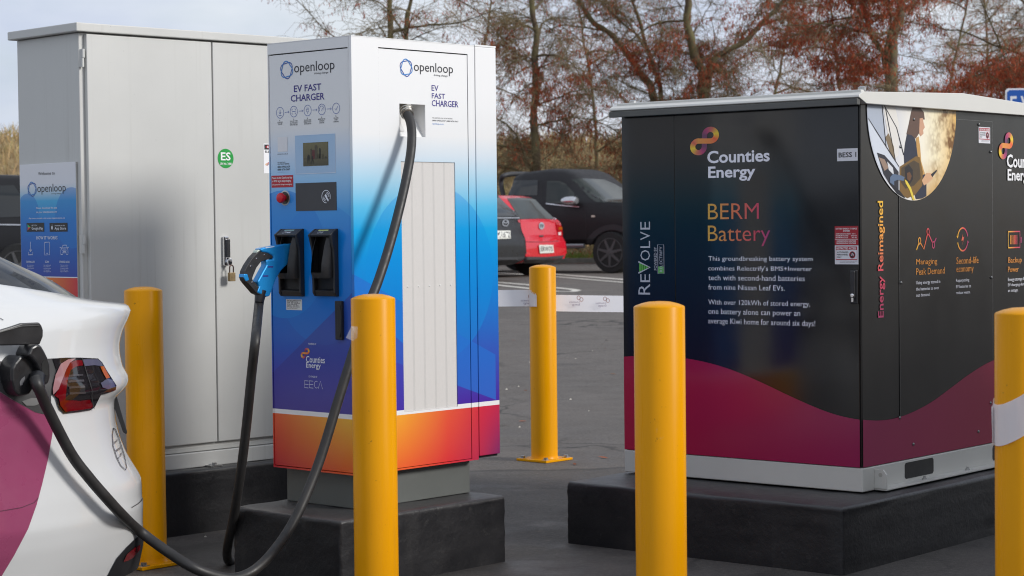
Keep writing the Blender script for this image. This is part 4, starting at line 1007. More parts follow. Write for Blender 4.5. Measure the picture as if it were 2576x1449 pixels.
ph_([(815, 440), (860, 450), (890, 480), (910, 560), (930, 660), (980, 800), (1000, 900), (1000, 1030), (960, 1060), (900, 1060), (860, 900), (790, 720), (785, 640), (795, 540)], (44, 48, 64), .0013)
ph_([(745, 750), (900, 650), (935, 660), (965, 800), (960, 930), (890, 1020), (820, 1050), (745, 1010)], (122, 92, 44), .0016)
ph_([(760, 760), (880, 690), (930, 720), (945, 860), (880, 930), (800, 960), (755, 900)], (76, 62, 44), .0018)
ph_([(790, 760), (830, 730), (868, 780), (868, 870), (838, 920), (800, 880)], (36, 32, 34), .0020)
ph_([(812, 810), (840, 800), (858, 840), (840, 890), (815, 870)], (104, 70, 44), .0022)
ph_([(955, 880), (1000, 810), (1045, 810), (1062, 860), (1020, 900), (975, 930)], (214, 168, 130), .0018)
ph_([(1040, 825), (1095, 780), (1100, 790), (1055, 850)], (40, 42, 50), .0020)
ph_([(650, 850), (680, 818), (760, 835), (790, 850), (780, 885), (720, 875), (690, 890), (690, 930), (650, 900)], (92, 110, 136), .0022)
ph_([(790, 870), (815, 890), (850, 950), (888, 1072), (868, 1072), (835, 970), (800, 910)], (226, 200, 72), .0024)
ph_([(640, 900), (690, 930), (745, 980), (800, 1060), (720, 1010)], (30, 30, 38), .0019)

# ================================================================ BOLLARDS
t = NT('yellow_paint')
f1 = t.noise(4, 5); f2 = t.noise(50, 4, .7)
c = t.mix(f1, (.70, .29, .0), (.77, .335, .0))
mp_ = t.n('Mapping'); mp_.inputs['Scale'].default_value = (20, 20, 1.6); t.l(t.coord(), mp_.inputs['Vector'])
oi = t.n('ObjectInfo'); ad = t.n('VectorMath', operation='ADD'); t.l(mp_.outputs[0], ad.inputs[0]); t.l(oi.outputs['Location'], ad.inputs[1])
sk = t.noise(1, 5, .65, ad.outputs[0]); c = t.mix(t.math('MULTIPLY', t.rng(sk, .57, .72), .3), c, (.42, .20, .01))
ad2 = t.n('VectorMath', operation='ADD'); t.l(t.coord(), ad2.inputs[0]); t.l(oi.outputs['Location'], ad2.inputs[1])
c = t.mix(t.math('MULTIPLY', t.rng(t.noise(42, 5, .75, ad2.outputs[0]), .66, .72), .7), c, (.12, .07, .02))
c = t.mix(t.math('MULTIPLY', t.rng(t.noise(9, 4, .7, ad2.outputs[0]), .68, .74), .4), c, (.55, .42, .25))
t.base(c); t.rough(t.rng(sk, .3, .7, .22, .40)); t.b.inputs['Specular IOR Level'].default_value = .14; t.bump(t.noise(14, 3), .02, .004); YELLOW = t.m
def make_bollard(label, x, y):
    b = thing('bollard', label, 'bollard', (x, y, 0), ER_, 'yellow steel bollards')
    MB().lathe([(.075, .012), (.0715, .02), (.07, .03), (.07, 1.0105), (.0693, 1.0118), (.066, 1.0145), (.05, 1.0205), (.03, 1.0252), (.001, 1.027)], 48).build('post', YELLOW, b, smooth=True)
    pl_ = MB().box(-.105, .105, -.105, .105, .001, .013).build('base_plate', YELLOW, b, .002)
    for sx_ in (-1, 1):
        for sy2 in (-1, 1):
            MB().box(sx_ * .08 - .016, sx_ * .08 + .016, sy2 * .08 - .016, sy2 * .08 + .016, .0132, .016).lathe([(.012, .016), (.012, .026)], 6, Matrix.Translation((sx_ * .08, sy2 * .08, 0))).build('anchor_bolt', STEEL, b)
    return b
b1 = make_bollard('yellow bollard right behind the white car', -1.3558, 7.4305)
b2 = make_bollard('yellow bollard close in front of the blue and white charger', -.4382, 6.3628)
b3 = make_bollard('distant yellow bollard with white tape tied to it', .1606, 10.58)
b4 = make_bollard('yellow bollard close in front of the battery cabinet', .4013, 5.517)
b5 = make_bollard('yellow bollard with white tape wrapped round it at the right edge', 1.236, 4.88)
# scrap of clear film stuck to the near bollard
t = NT('clear_film'); t.base((.85, .85, .85)); t.rough(.15); t.b.inputs['Alpha'].default_value = .25; FILM = t.m
mi = b2.matrix_world.inverted(); mb = MB()
for pts in (((870, 850), (884, 820), (893, 826), (888, 858)), ((884, 820), (900, 822), (899, 850), (888, 858))):
    mb.add([mi @ at_y(u, v, 6.30 + .004 * k) for k, (u, v) in enumerate(pts)], [(0, 1, 2, 3)])
mb.build('film_scrap', FILM, b2)

# ================================================================ BARRIER TAPE
t = NT('barrier_tape')
tr = t.n('BsdfTranslucent'); tr.inputs['Color'].default_value = (.9, .9, .94, 1); ms = t.n('MixShader'); ms.inputs[0].default_value = .3
t.base((.94, .93, .97)); t.rough(.35); t.l(t.b.outputs[0], ms.inputs[1]); t.l(tr.outputs[0], ms.inputs[2]); t.l(ms.outputs[0], t.out.inputs['Surface']); TAPE = t.m
TINK = ink('tape_ink', (172, 164, 184)); 
def strip(name, parent, plan, zc, h, mat, tilt=0., crinkle=.003, n=6, lean=.0):
    P = smooth_path([(x, y, 0) for x, y in plan], n); mb = MB(); r = random.Random(3)
    zc = zc if callable(zc) else (lambda k, zc=zc: zc)
    for i, p in enumerate(P):
        k = i / (len(P) - 1); w_ = crinkle * math.sin(i * 1.7) * .5
        mb.v += [(p.x, p.y + w_ - lean, zc(k) - h / 2), (p.x, p.y, zc(k)), (p.x, p.y - w_ + lean, zc(k) + h / 2)]
    for i in range(len(P) - 1):
        for j in (0, 1): mb.f.append((3 * i + j, 3 * i + 3 + j, 3 * i + 4 + j, 3 * i + 1 + j))
    return mb.build(name, mat, parent, smooth=True)
bx, by = .1606, 10.58; rt = .0725
zL, zR = EYE - (753.5 - 566) / FOC * 10.55, EYE - (762 - 562) / FOC * 10.62
# the run on the left, coming round the front of the bollard
tp = thing('barrier_tape', 'white printed tape between the charger and the distant bollard', 'tape', (bx, by, 0))
wrap_ = [(rt * math.cos(a), rt * math.sin(a)) for a in [math.radians(180 + 9 * k) for k in range(8)]]
strip('tape_run', tp, [(-1.2, .02), (-.6, .012), (-.25, .006)] + wrap_, zL, .086, TAPE, n=4, lean=.006)
# the run on the right, leaving from the back of the bollard
tq = thing('barrier_tape', 'white printed tape between the distant bollard and the battery cabinet', 'tape', (bx, by, 0))
wrap2 = [(rt * math.cos(a), rt * math.sin(a)) for a in [math.radians(170 - 12 * k) for k in range(9)]]
zr = lambda k: zL + (zR - .03 - zL) * max(0, (k - .35) / .65)
strip('tape_run', tq, wrap2 + [(.25, .082), (.6, .10), (1.2, .13), (1.9, .16)], zr, .086, TAPE, n=4, lean=.012)
class TF:
    """writing on the tape: plane y = const, mirrored because the print faces away"""
    def __init__(s, root, y): s.root = root; s.y = y; s.M = root.matrix_world; s.Mi = s.M.inverted()
    def px(s, u, v, off=0):
        P = s.Mi @ at_y(u, v, by + s.y); return (P.x, P.z)
    def p(s, a, z, off=0): return Vector((a, s.y, z))
Zt = lambda x, y: (1247.7 + .1354 * x, 697.6 + .1354 * y)
tf1, tf2 = TF(tp, -.004), TF(tq, .062)
for f_, x0_, y0_ in ((tf1, 470, -28), (tf2, 1370, 0), (tf2, 1860, 20)):
    text(f_, 'Counties', Zt(x0_ - 10, y0_ + 476), Zt(x0_ + 190, y0_ + 436), TINK, mirror=True, bold=.01)
    text(f_, 'Energy', Zt(x0_ + 36, y0_ + 538), Zt(x0_ + 190, y0_ + 486), TINK, mirror=True, bold=.01)
    for cx, cz in ((165, 380), (218, 412)):
        a = f_.px(*Zt(x0_ + cx, y0_ + cz)); flat('emblem', f_, ribbon(ell(a, .0085, .010, 16), .0035, True), ink('tape_ink2', (190, 160, 160)), 0)
# tape wound round the nearest bollard
tw = thing('barrier_tape', 'crumpled white tape wound round the bollard at the right edge', 'tape', (1.236, 4.88, 0))
mb = MB(); n_ = 60
for k in range(n_ + 1):
    a = math.radians(120 + 420 * k / n_); r = .0722 + .0035 * k / n_ + .0012 * math.sin(k * 1.3)
    zc = .80 - .055 * math.sin(a - math.radians(100)) * 1.0 - .012 * k / n_
    for j, dz in enumerate((-.05, -.02, .015, .05)): mb.v.append(((r + .001 * math.sin(k * 2.1 + j)) * math.cos(a), (r + .001 * math.sin(k * 2.1 + j)) * math.sin(a), zc + dz))
for k in range(n_):
    for j in range(3): mb.f.append((4 * k + j, 4 * k + 4 + j, 4 * k + 5 + j, 4 * k + 1 + j))
mb.build('tape_band', TAPE, tw, smooth=True)

# ================================================================ WHITE CAR (rear quarter in view)
from mathutils.geometry import delaunay_2d_cdt
CAR_A = .741
rdir = Vector((math.sin(CAR_A), math.cos(CAR_A), 0)); ldir = Vector((math.cos(CAR_A), -math.sin(CAR_A), 0))
SIL_ = [(769, 332), (785, 328), (800, 322), (828, 308), (856, 301), (879, 301), (914, 308), (937, 322), (946, 324), (965, 321), (978, 302), (990, 289), (1010, 288), (1050, 292), (1092, 303), (1129, 318), (1164, 338), (1192, 355), (1217, 357), (1240, 357), (1252, 360.5), (1312, 359), (1322, 361), (1372, 360), (1424, 348), (1449, 338), (1520, 300), (1600, 280)]
LC, AR, AF = 4.70, 1.0, 1.25
def W_of(z): return float(np.interp(z, [.10, .2, .30, .362, .372, .5, .65, .78, .86, .91, .95, .985], [.84, .875, .915, .932, .932, .928, .924, .916, .906, .896, .885, .868]))
def ring_pts(W, Xr, nexp=2.9, nr=84, nf=28):
    """closed plan outline, local X to the rear, local -Y = left side"""
    out = []
    for k in range(nr):
        th = math.radians(-90 + 180 * k / nr); c_, s_ = math.cos(th), math.sin(th)
        out.append((Xr - AR + AR * abs(c_) ** (2 / nexp), W * math.copysign(abs(s_) ** (2 / nexp), s_)))
    Xf = -LC + AF
    for k in range(nf):
        th = math.radians(90 + 180 * k / nf); c_, s_ = math.cos(th), math.sin(th)
        out.append((Xf - AF * abs(c_) ** (2 / nexp), W * math.copysign(abs(s_) ** (2 / nexp), s_)))
    return out
def sil_u(O, W, Xr, z): return max(proj(O + rdir * x - ldir * y + ZZ * z)[0] for x, y in ring_pts(W, Xr)[:50])
# place the car: its bumper outline touches the photo's outline about 6.5 m away
O_car = Vector((-1.9, 6.9, 0))
S_t = CAMP + (at_y(360, 1280, 6.5) - CAMP); zt0 = .34
for _ in range(12):
    O_car.z = 0
    best = max(((proj(O_car + rdir * x - ldir * y + ZZ * zt0)[0], x, y) for x, y in ring_pts(W_of(zt0), 0)[:50]))
    Pw = O_car + rdir * best[1] - ldir * best[2]
    O_car += Vector((S_t.x - Pw.x, S_t.y - Pw.y, 0))
car = thing('white_car', 'white car with plum side wrap plugged in at its rear corner', 'car', tuple(O_car), math.atan2(rdir.y, rdir.x))
MW = car.matrix_world.copy(); MWi = MW.inverted()
rings = []; zs = list(np.arange(.15, .986, .0145))
vv_, uu_ = [a for a, _ in SIL_], [b for _, b in SIL_]
for z in zs:
    W = W_of(z); v = proj(Vector((S_t.x, S_t.y + .05, z)))[1]
    ut = float(np.interp(v, vv_, uu_)); lo_, hi_ = -.6, .2
    for _ in range(18):
        m_ = (lo_ + hi_) / 2
        if sil_u(O_car, W, m_, z) < ut: lo_ = m_
        else: hi_ = m_
    rings.append((z, W, (lo_ + hi_) / 2, 0.))
# soften the outline a little
xr = [r[2] for r in rings]; xr = [xr[0]] + [(xr[i - 1] + 6 * xr[i] + xr[i + 1]) / 8 for i in range(1, len(xr) - 1)] + [xr[-1]]
rings = [(r[0], r[1], x, 0.) for r, x in zip(rings, xr)]
X0 = rings[-1][2]
n_body = len(rings)
deck = [(.990, .860, X0 - .003, .012), (.994, .850, X0 - .012, .03), (.997, .83, X0 - .04, .05), (.999, .80, X0 - .09, .085), (1.000, .765, X0 - .15, .14)]
glass = [(1.001, .755, X0 - .16, .20), (1.006, .72, X0 - .18, .30), (1.011, .64, X0 - .21, .37), (1.016, .50, X0 - .25, .40), (1.019, .3, X0 - .28, .41), (1.020, .01, X0 - .30, .415)]
def ring3(spec):
    z0, W, Xr, rise = spec; out = []
    for x, y in ring_pts(W, Xr):
        d = max(0, min(Xr - x, (x + LC) * .75)); out.append(Vector((x, y, z0 + rise * min(d, 1.05))))
    return out
def loft(specs):
    mb = MB(); n = None
    for sp in specs:
        r = ring3(sp); n = len(r); mb.v += [tuple(p) for p in r]
    for i in range(len(specs) - 1):
        for k in range(n): mb.f.append((i * n + k, i * n + (k + 1) % n, (i + 1) * n + (k + 1) % n, (i + 1) * n + k))
    return mb
t = NT('pearl_white_paint'); t.base(t.mix(t.noise(3, 3), (.60, .61, .615), (.63, .637, .64))); t.rough(.28); t.b.inputs['Coat Weight'].default_value = 1.0; t.b.inputs['Coat Roughness'].default_value = .03; PEARL = t.m
mbb = loft(rings + deck); bodyo = mbb.build('body', PEARL, car, smooth=True)
mbg = loft([deck[-1]] + glass); CGL = glass_mat('car_glass', (.02, .023, .028), .04); glo = mbg.build('rear_window', CGL, car, smooth=True)
Vw = [MW @ Vector(v) for v in mbb.v] + [MW @ Vector(v) for v in mbg.v]; nb = len(mbb.v)
BVH = BVHTree.FromPolygons(Vw, mbb.f + [tuple(i + nb for i in f) for f in mbg.f])
def hit(u, v, bvh=None):
    d = ray(u, v); h, n, i, ds = (bvh or BVH).ray_cast(CAMP, d)
    if h is None: return None
    if n.dot(d) > 0: n = -n
    return h, n
def decal(name, parent, poly, mat, off=.003, step=7., bvh=None, Mi=None):
    """a sheet lying on a curved body, cut to an outline"""
    pts = [Vector(p) for p in poly]; bd = []
    for a, b in zip(pts, pts[1:] + pts[:1]):
        n = max(1, int((b - a).length / step)); bd += [a + (b - a) * k / n for k in range(n)]
    nbd = len(bd); x0, x1 = min(p.x for p in bd), max(p.x for p in bd); y0, y1 = min(p.y for p in bd), max(p.y for p in bd)
    grid = [Vector((x0 + step * (i + .5), y0 + step * (j + .5))) for i in range(int((x1 - x0) / step)) for j in range(int((y1 - y0) / step))]
    V, E_, F_, *_r = delaunay_2d_cdt(bd + grid, [], [list(range(nbd))], 1, 1e-4)
    cen = sum(bd, Vector((0, 0))) / nbd; out = []
    for p in V:
        q = Vector(p); h = None
        for _ in range(30):
            h = hit(q.x, q.y, bvh)
            if h: break
            q = q + (cen - q) * .06
        out.append((Mi or MWi) @ (h[0] + h[1] * off) if h else Vector((0, 0, 0)))
    return MB().add(out, F_).build(name, mat, parent, smooth=True)
def dline(name, parent, pts, wpx, mat, off=.002, bvh=None, Mi=None):
    q = []
    for a, b in zip(pts[:-1], pts[1:]):
        n = max(1, int(math.hypot(b[0] - a[0], b[1] - a[1]) / 8)); q += [(a[0] + (b[0] - a[0]) * k / n, a[1] + (b[1] - a[1]) * k / n) for k in range(n)]
    q.append(pts[-1]); P = [Vector(p) for p in q]; mb = MB(); row = []
    for i, p in enumerate(P):
        tt = (P[min(i + 1, len(P) - 1)] - P[max(i - 1, 0)]).normalized(); m_ = Vector((-tt.y, tt.x)) * wpx / 2
        hs_ = [hit(*(p + m_), bvh), hit(*(p - m_), bvh)]
        if all(hs_): row.append([(Mi or MWi) @ (h[0] + h[1] * off) for h in hs_])
    mb.v = [tuple(p) for r in row for p in r]; mb.f = [(2 * i, 2 * i + 1, 2 * i + 3, 2 * i + 2) for i in range(len(row) - 1)]
    return mb.build(name, mat, parent, smooth=True)
Z2 = lambda x, y: (.3518 * x, 939 + .3518 * y)
Z1 = lambda x, y: (.2315 * x, 670.8 + .2315 * y)
PLUM = pbr('plum_wrap', lin((142, 64, 98)), .3, var=.05, coat=.6)
TRIM = pbr('car_trim_black', (.016, .016, .018), .35, var=.1)
GAP = pbr('car_gap', (.03, .03, .03), .6)
# plum wrap
plum = [Z2(x, y) for x, y in ((-330, 40), (-200, 60), (0, 135), (70, 180), (150, 225), (250, 280), (320, 297), (362, 302), (385, 345), (370, 450), (340, 620), (300, 790), (260, 940), (200, 1110), (100, 1300), (10, 1449), (-60, 1530), (-330, 1500))]
decal('side_wrap', car, plum, PLUM, .0015)
dline('panel_gap', car, [Z2(-150, 1010), Z2(0, 985), Z2(150, 960), Z2(240, 925), Z2(272, 890)], 1.6, pbr('plum_gap', (.06, .015, .035), .5), .003)
# charge-port opening
decal('port_recess', car, [Z1(-200, 1030), Z1(0, 1030), Z1(180, 1035), Z1(520, 1000), Z1(640, 995), Z1(600, 1120), Z1(560, 1300), Z1(550, 1390), Z2(362, 300), Z2(320, 295), Z2(250, 278), Z2(150, 223), Z2(70, 178), Z2(0, 133), Z2(-130, 80)], pbr('port_plastic', (.055, .055, .057), .45), .0022)
decal('port_lip', car, [Z2(150, 200), Z2(220, 175), Z2(290, 180), Z2(300, 205), Z2(240, 230), Z2(180, 230)], pbr('port_grey', (.16, .16, .16), .5), .005)
# tail lamp
lamp_out = [Z1(*p) for p in ((560, 1000), (700, 990), (850, 989), (1050, 1000), (1095, 1042), (1150, 1140), (1205, 1225), (1250, 1290), (1243, 1335), (1150, 1370), (1085, 1385))] + [Z2(*p) for p in ((705, 165), (690, 195), (665, 245), (640, 262), (560, 275), (450, 288), (418, 255), (385, 160))] + [Z1(*p) for p in ((548, 1390), (560, 1280), (600, 1120))]
lamp = decal('tail_lamp', car, lamp_out, pbr('lamp_black', (.014, .012, .014), .06, coat=1.), .005, 6)
LRED = pbr('lamp_red', lin((104, 4, 14)), .12, coat=1.); LCL = pbr('lamp_clear', lin((158, 116, 120)), .12, coat=1.); LOR = pbr('lamp_amber', lin((170, 84, 14)), .12, coat=1.); LSK = pbr('lamp_painted_glint', lin((118, 118, 146)), .15, metal=.5, coat=1.)
def lp(nm, pts, m_, off, zf_=Z1): o = decal(nm, car, [zf_(*p) for p in pts], m_, off, 5); o.parent = lamp; return o
lp('lamp_edge', ((585, 1180), (640, 1060), (720, 1010), (800, 1000), (750, 1040), (700, 1120), (660, 1230), (620, 1330), (560, 1390), (556, 1330)), LCL, .0075)
lp('lamp_red_band', ((620, 1330), (660, 1230), (700, 1120), (740, 1045), (800, 1020), (868, 1020), (882, 1075), (800, 1090), (745, 1130), (715, 1230), (700, 1340), (690, 1440), (640, 1440), (570, 1400)), LRED, .008)
lp('lamp_red_foot', ((400, 150), (455, 190), (560, 190), (630, 180), (650, 225), (640, 248), (560, 262), (455, 275), (420, 230)), LRED, .008, Z2)
lp('lamp_top_glint', ((880, 1010), (1040, 1010), (1080, 1050), (1090, 1085), (1000, 1075), (895, 1085)), LSK, .008)  # blue-white reflection painted onto the lens, here and in lamp_glint
lp('lamp_amber', ((1065, 1090), (1100, 1085), (1170, 1215), (1130, 1225), (1090, 1150)), LOR, .0085)
lp('lamp_glint', ((1070, 1265), (1150, 1225), (1200, 1240), (1225, 1300), (1150, 1330), (1090, 1310)), LSK, .0085)
for k in range(4): lp('lamp_reflector', ((715 + 6 * k, 1180 + 62 * k), (880 + 9 * k, 1170 + 62 * k), (884 + 9 * k, 1192 + 62 * k), (717 + 6 * k, 1204 + 62 * k)), pbr('lamp_inner', (.10, .09, .10), .2, metal=.6, coat=1.), .0078)
dline('lamp_split', car, [Z1(865, 995), Z1(900, 1100), Z1(930, 1200), Z1(975, 1340), Z2(640, 160), Z2(655, 255)], 1.5, GAP, .0092).parent = lamp
# dark tailgate edge standing out behind the lamp
q_ = [(277, 986), (291, 986), (303, 1030), (320, 1086), (318, 1093), (310, 1088), (297, 1052), (286, 1020)]
hh = hit(270, 1040); yd = hh[0].y + .12
MB().prism([MWi @ at_y(u, v, yd) for u, v in q_], [MWi @ at_y(u, v, yd + .06) for u, v in q_]).build('tailgate_edge', TRIM, car, .002)
# bumper: crease line, lower diffuser with reflector
diff = [(262, 1470), (270, 1445), (292, 1403), (317, 1375), (345, 1348), (356, 1338), (360, 1345), (357, 1372), (346, 1424), (336, 1449), (325, 1470)]
df = decal('rear_diffuser', car, diff, TRIM, .004)
decal('reflector', car, [Z2(868, 1342), Z2(892, 1290), Z2(945, 1245), Z2(985, 1222), Z2(985, 1255), Z2(940, 1310), Z2(900, 1335)], LRED, .008, 5).parent = df
dline('bumper_seam', car, [(330, 1277), (345, 1268), (353, 1261), (357.5, 1254)], 2.2, GAP, .002)
dline('panel_gap', car, [(0, 801), (8, 806)], 1.4, GAP, .002)
# oval sticker on the bumper corner
el_ = [Z2(*p) for p in ((806, 392), (799, 440), (803, 520), (828, 600), (858, 662), (893, 695), (901, 672), (884, 590), (862, 520), (842, 455), (820, 405))]
dline('oval_sticker', car, el_ + el_[:1], 1.5, BLACK_I, .003)
def dtext(body, p0, du, dv, mat, parent):
    V, Fs, x0, x1, y0, y1 = glyphs(body, .01); out = []
    for x, y in V:
        a, b = (x - x0) / (x1 - x0), (y - y0) / (y1 - y0); h = hit(p0[0] + du[0] * a + dv[0] * b, p0[1] + du[1] * a + dv[1] * b)
        out.append(MWi @ (h[0] + h[1] * .003) if h else Vector((0, 0, -1)))
    return MB().add(out, Fs).build('lettering', mat, parent)
for s_, p_, w_ in (('Speed', (814, 512), (24, -22)), ('monitored', (824, 566), (36, -24)), ('by GPS', (842, 622), (28, -34))):
    a = Z2(*p_); dtext(s_, a, (w_[0] * .3518, w_[1] * .3518), (-2.2, -7.5), DARK_I, car)
# wheels, out of view
def wheel(parent, x, y, r, wdt, m_t, m_r, spokes=7, face=-1):
    tyre = MB().lathe([(r * .68, -wdt / 2), (r * .95, -wdt / 2), (r, -wdt * .32), (r, wdt * .32), (r * .95, wdt / 2), (r * .68, wdt / 2)], 32, Matrix.Translation((x, y, r)) @ Matrix.Rotation(math.pi / 2, 4, 'X')).build('wheel', m_t, parent, smooth=True)
    yo = y + face * (wdt / 2 + .002)
    rim = MB()
    rim.lathe([(r * .66, -.004), (r * .66, .002), (r * .70, .006), (r * .70, -.004)], 32, Matrix.Translation((x, yo, r)) @ Matrix.Rotation(math.pi / 2 * -face, 4, 'X'))
    for k in range(spokes):
        a = 2 * math.pi * k / spokes + .2; c_, s_ = math.cos(a), math.sin(a)
        w0, w1 = r * .075, r * .05
        q = [(r * .12, -w0), (r * .66, -w1), (r * .66, w1), (r * .12, w0)]
        rim.prism([(x + c_ * p - s_ * o, yo - face * .02, r + s_ * p + c_ * o) for p, o in q], [(x + c_ * p - s_ * o, yo + face * .008, r + s_ * p + c_ * o) for p, o in q])
    rim.lathe([(r * .15, -.01), (r * .15, .01), (r * .08, .014)], 16, Matrix.Translation((x, yo, r)) @ Matrix.Rotation(math.pi / 2 * -face, 4, 'X'))
    rim.build('rim', m_r, tyre)
    MB().lathe([(r * .67, -.002), (r * .67, .0005)], 24, Matrix.Translation((x, yo - face * .03, r)) @ Matrix.Rotation(math.pi / 2, 4, 'X')).build('rim_well', pbr('rim_dark', (.008, .008, .008), .6), tyre)
    return tyre
TYRE = pbr('tyre_rubber', (.02, .02, .02), .8, var=.15); RIMG = pbr('rim_grey', (.10, .10, .105), .35, metal=.6)
for x in (-1.42, -4.05):
    for sgn in (-1, 1): wheel(car, x, sgn * .785, .345, .27, TYRE, RIMG, 10, sgn)
# open port flap
hf_ = hit(60, 900); fy = (MWi @ hf_[0]).y
KF = Face(car, (0, fy, 0), (1, 0, 0), (0, -1, 0))
flap = [Z1(*p) for p in ((-260, 760), (0, 692), (120, 655), (240, 615), (430, 606), (455, 640), (472, 690), (470, 760), (435, 848), (0, 858), (-260, 862))]
def kslab(nm, pts, o0, o1, m_, bev=.003, par=car):
    q = KF.pp(pts, o1); o = MB().prism([KF.p(a, z, o0) for a, z in q], [KF.p(a, z, o1) for a, z in q]).build(nm, m_, par, bev); return o
fl = kslab('port_flap', flap, .05, .066, TRIM, .004)
kslab('flap_rim', [Z1(*p) for p in ((-100, 735), (0, 708), (240, 640), (430, 632), (432, 648), (240, 655), (0, 722), (-100, 750))], .0662, .069, pbr('flap_edge', (.05, .05, .05), .3), .001, fl)

# ================================================================ CABLES
RUB = pbr('cable_rubber', (.022, .021, .021), .5, var=.25, vscale=14, bump=.15, bscale=40)
PLUGB = pbr('plug_black', (.014, .014, .016), .32, var=.15, vscale=20)
ca = thing('charging_cable', 'thick black cable from the charger front to the plug in the white car', 'cable', (0, 0, 0))
ME = chg.matrix_world.copy()
def onEF(u, v, off): return ME @ EF.p(*EF.px(u, v, off), off)
yk = hf_[0].y
hp_ = hit(95, 985)
K3 = lambda u, v, off: MW @ KF.p(*KF.px(u, v, off), off)
def offcar(u, v, o):
    h = hit(u, v); return CAMP + (h[0] - CAMP) * (1 - o / (h[0] - CAMP).length)
path = [K3(88, 950, .10), K3(97, 975, .115), offcar(122, 1032, .10), offcar(178, 1140, .085), offcar(225, 1203, .085), offcar(270, 1255, .085), offcar(305, 1293, .075), at_y(345, 1331, 6.33), at_y(410, 1380, 6.33), at_y(480, 1425, 6.3), at_y(540, 1448, 6.33), at_y(590, 1454, 6.36), at_y(640, 1434, 6.4), at_y(692, 1382, 6.48), at_y(745, 1300, 6.56), at_y(800, 1170, 6.64), at_y(850, 1010, 6.70), at_y(884, 900, 6.74),
        onEF(915, 800, .19), onEF(952, 705, .165), onEF(985, 600, .135), onEF(1013, 490, .105), onEF(1031, 400, .075), onEF(1036, 345, .05), onEF(1033, 310, .028), onEF(1024, 285, .004)]
sp = smooth_path(path, 8)
MB().tube(sp, .0165, 18).build('hose', RUB, ca, smooth=True)
# gland in the recess
g0_, g1_ = ME @ EF.p(*EF.px(1012, 280, -.05), -.055), onEF(1024, 287, .002)
ax = (onEF(1026, 292, .012) - onEF(1020, 268, -.03)).normalized()
base_ = onEF(1025, 290, .008)
NICK = pbr('nickel_gland', (.55, .52, .47), .25, metal=.9, var=.15, vscale=50)
qrot = ax.to_track_quat('Z', 'Y').to_matrix().to_4x4()
gl = MB().lathe([(.019, -.085), (.019, -.050), (.025, -.048), (.025, -.030), (.0225, -.028), (.024, -.026), (.024, -.016), (.022, -.014), (.023, -.012), (.023, -.004), (.0155, 0)], 20, Matrix.Translation(base_) @ qrot).build('gland', NICK, ca, smooth=True)
# plug in the car's port
def cslab(nm, pts, o0, o1, m_, bev=.005, par=ca):
    q = KF.pp(pts, o1); return MB().prism([MW @ KF.p(a, z, o0) for a, z in q], [MW @ KF.p(a, z, o1) for a, z in q]).build(nm, m_, par, bev, smooth=False, segs=3)
plg = cslab('plug', [Z1(*p) for p in ((128, 1100), (160, 1040), (215, 975), (270, 962), (330, 985), (390, 1060), (430, 1160), (440, 1235), (380, 1300), (330, 1390), (210, 1412), (160, 1360), (130, 1240))], .0, .075, PLUGB, .012)
cslab('plug_handle', [Z1(*p) for p in ((300, 965), (345, 868), (400, 838), (450, 850), (490, 920), (525, 990), (548, 1070), (552, 1190), (535, 1270), (470, 1300), (432, 1240), (438, 1150), (400, 1060), (350, 1000))], .03, .10, PLUGB, .012, plg)
cslab('plug_badge', [Z1(*p) for p in ((215, 1255), (232, 1225), (272, 1190), (272, 1215), (245, 1285), (220, 1292))], .0752, .0765, pbr('badge_grey', (.12, .12, .13), .4), .0, plg)
cslab('plug_slot', [Z1(*p) for p in ((455, 1050), (480, 1010), (510, 1020), (525, 1060), (522, 1180), (460, 1180))], .1002, .1012, pbr('slot', (.003, .003, .003), .7), .0, plg)
MB().tube([K3(95, 945, .085), K3(93, 962, .10), K3(98, 978, .115)], [.022, .021, .018], 16).build('strain_relief', PLUGB, plg, smooth=True)

# second cable: blue connector resting in the left holster
sH, zHt, zHb, _ho = H1
CPf = Face(chg, (0, -sH, 0), (1, 0, 0), (0, -1, 0))
cb_ = thing('charging_cable', 'black cable with blue pistol-grip connector resting in the left holster', 'cable', EC, ER_)
CP2 = Face(cb_, (0, -sH, 0), (1, 0, 0), (0, -1, 0))
Zc = lambda x, y: (590.3 + .2315 * x, 550 + .2315 * y)
t = NT('blue_metallic'); t.base(t.mix(t.noise(200, 2), lin((24, 140, 214)), lin((44, 156, 226)))); t.rough(.32); t.b.inputs['Metallic'].default_value = .35; t.b.inputs['Coat Weight'].default_value = .4; BLUEM = t.m
def dslab(nm, pts, w0, w1, m_, bev, par=None, cf=Zc):
    q = CP2.pp([cf(*p) for p in pts]); return MB().prism([CP2.p(a, z, w0) for a, z in q], [CP2.p(a, z, w1) for a, z in q]).build(nm, m_, par or cb_, bev, segs=3)
nozzle = ((655, 268), (560, 272), (480, 282), (370, 298), (280, 315), (238, 328), (262, 362), (330, 372), (388, 405), (392, 440), (330, 445), (308, 450), (312, 505), (262, 595), (215, 682), (232, 735), (205, 798), (262, 828), (310, 850), (350, 842), (380, 760), (420, 650), (480, 560), (580, 462), (645, 330))
con = dslab('connector', nozzle, -.015, .017, BLUEM, .005)
grip = ((245, 345), (262, 362), (330, 372), (388, 405), (385, 428), (330, 442), (300, 452), (258, 472), (212, 532), (178, 612), (166, 650), (172, 672), (205, 702), (228, 730), (228, 742), (140, 715), (84, 680), (70, 640), (80, 570), (112, 505), (165, 425), (215, 372))
dslab('grip', grip, -.012, .0135, DARKP, .005, con)
dslab('release_button', ((212, 392), (222, 352), (240, 335), (262, 345), (255, 380), (228, 398)), -.012, .012, pbr('button_pale', lin((196, 208, 196)), .4), .003, con)
dslab('grip_end', ((72, 600), (110, 600), (130, 668), (92, 682), (70, 640)), -.014, .0155, BLUEM, .003, con)
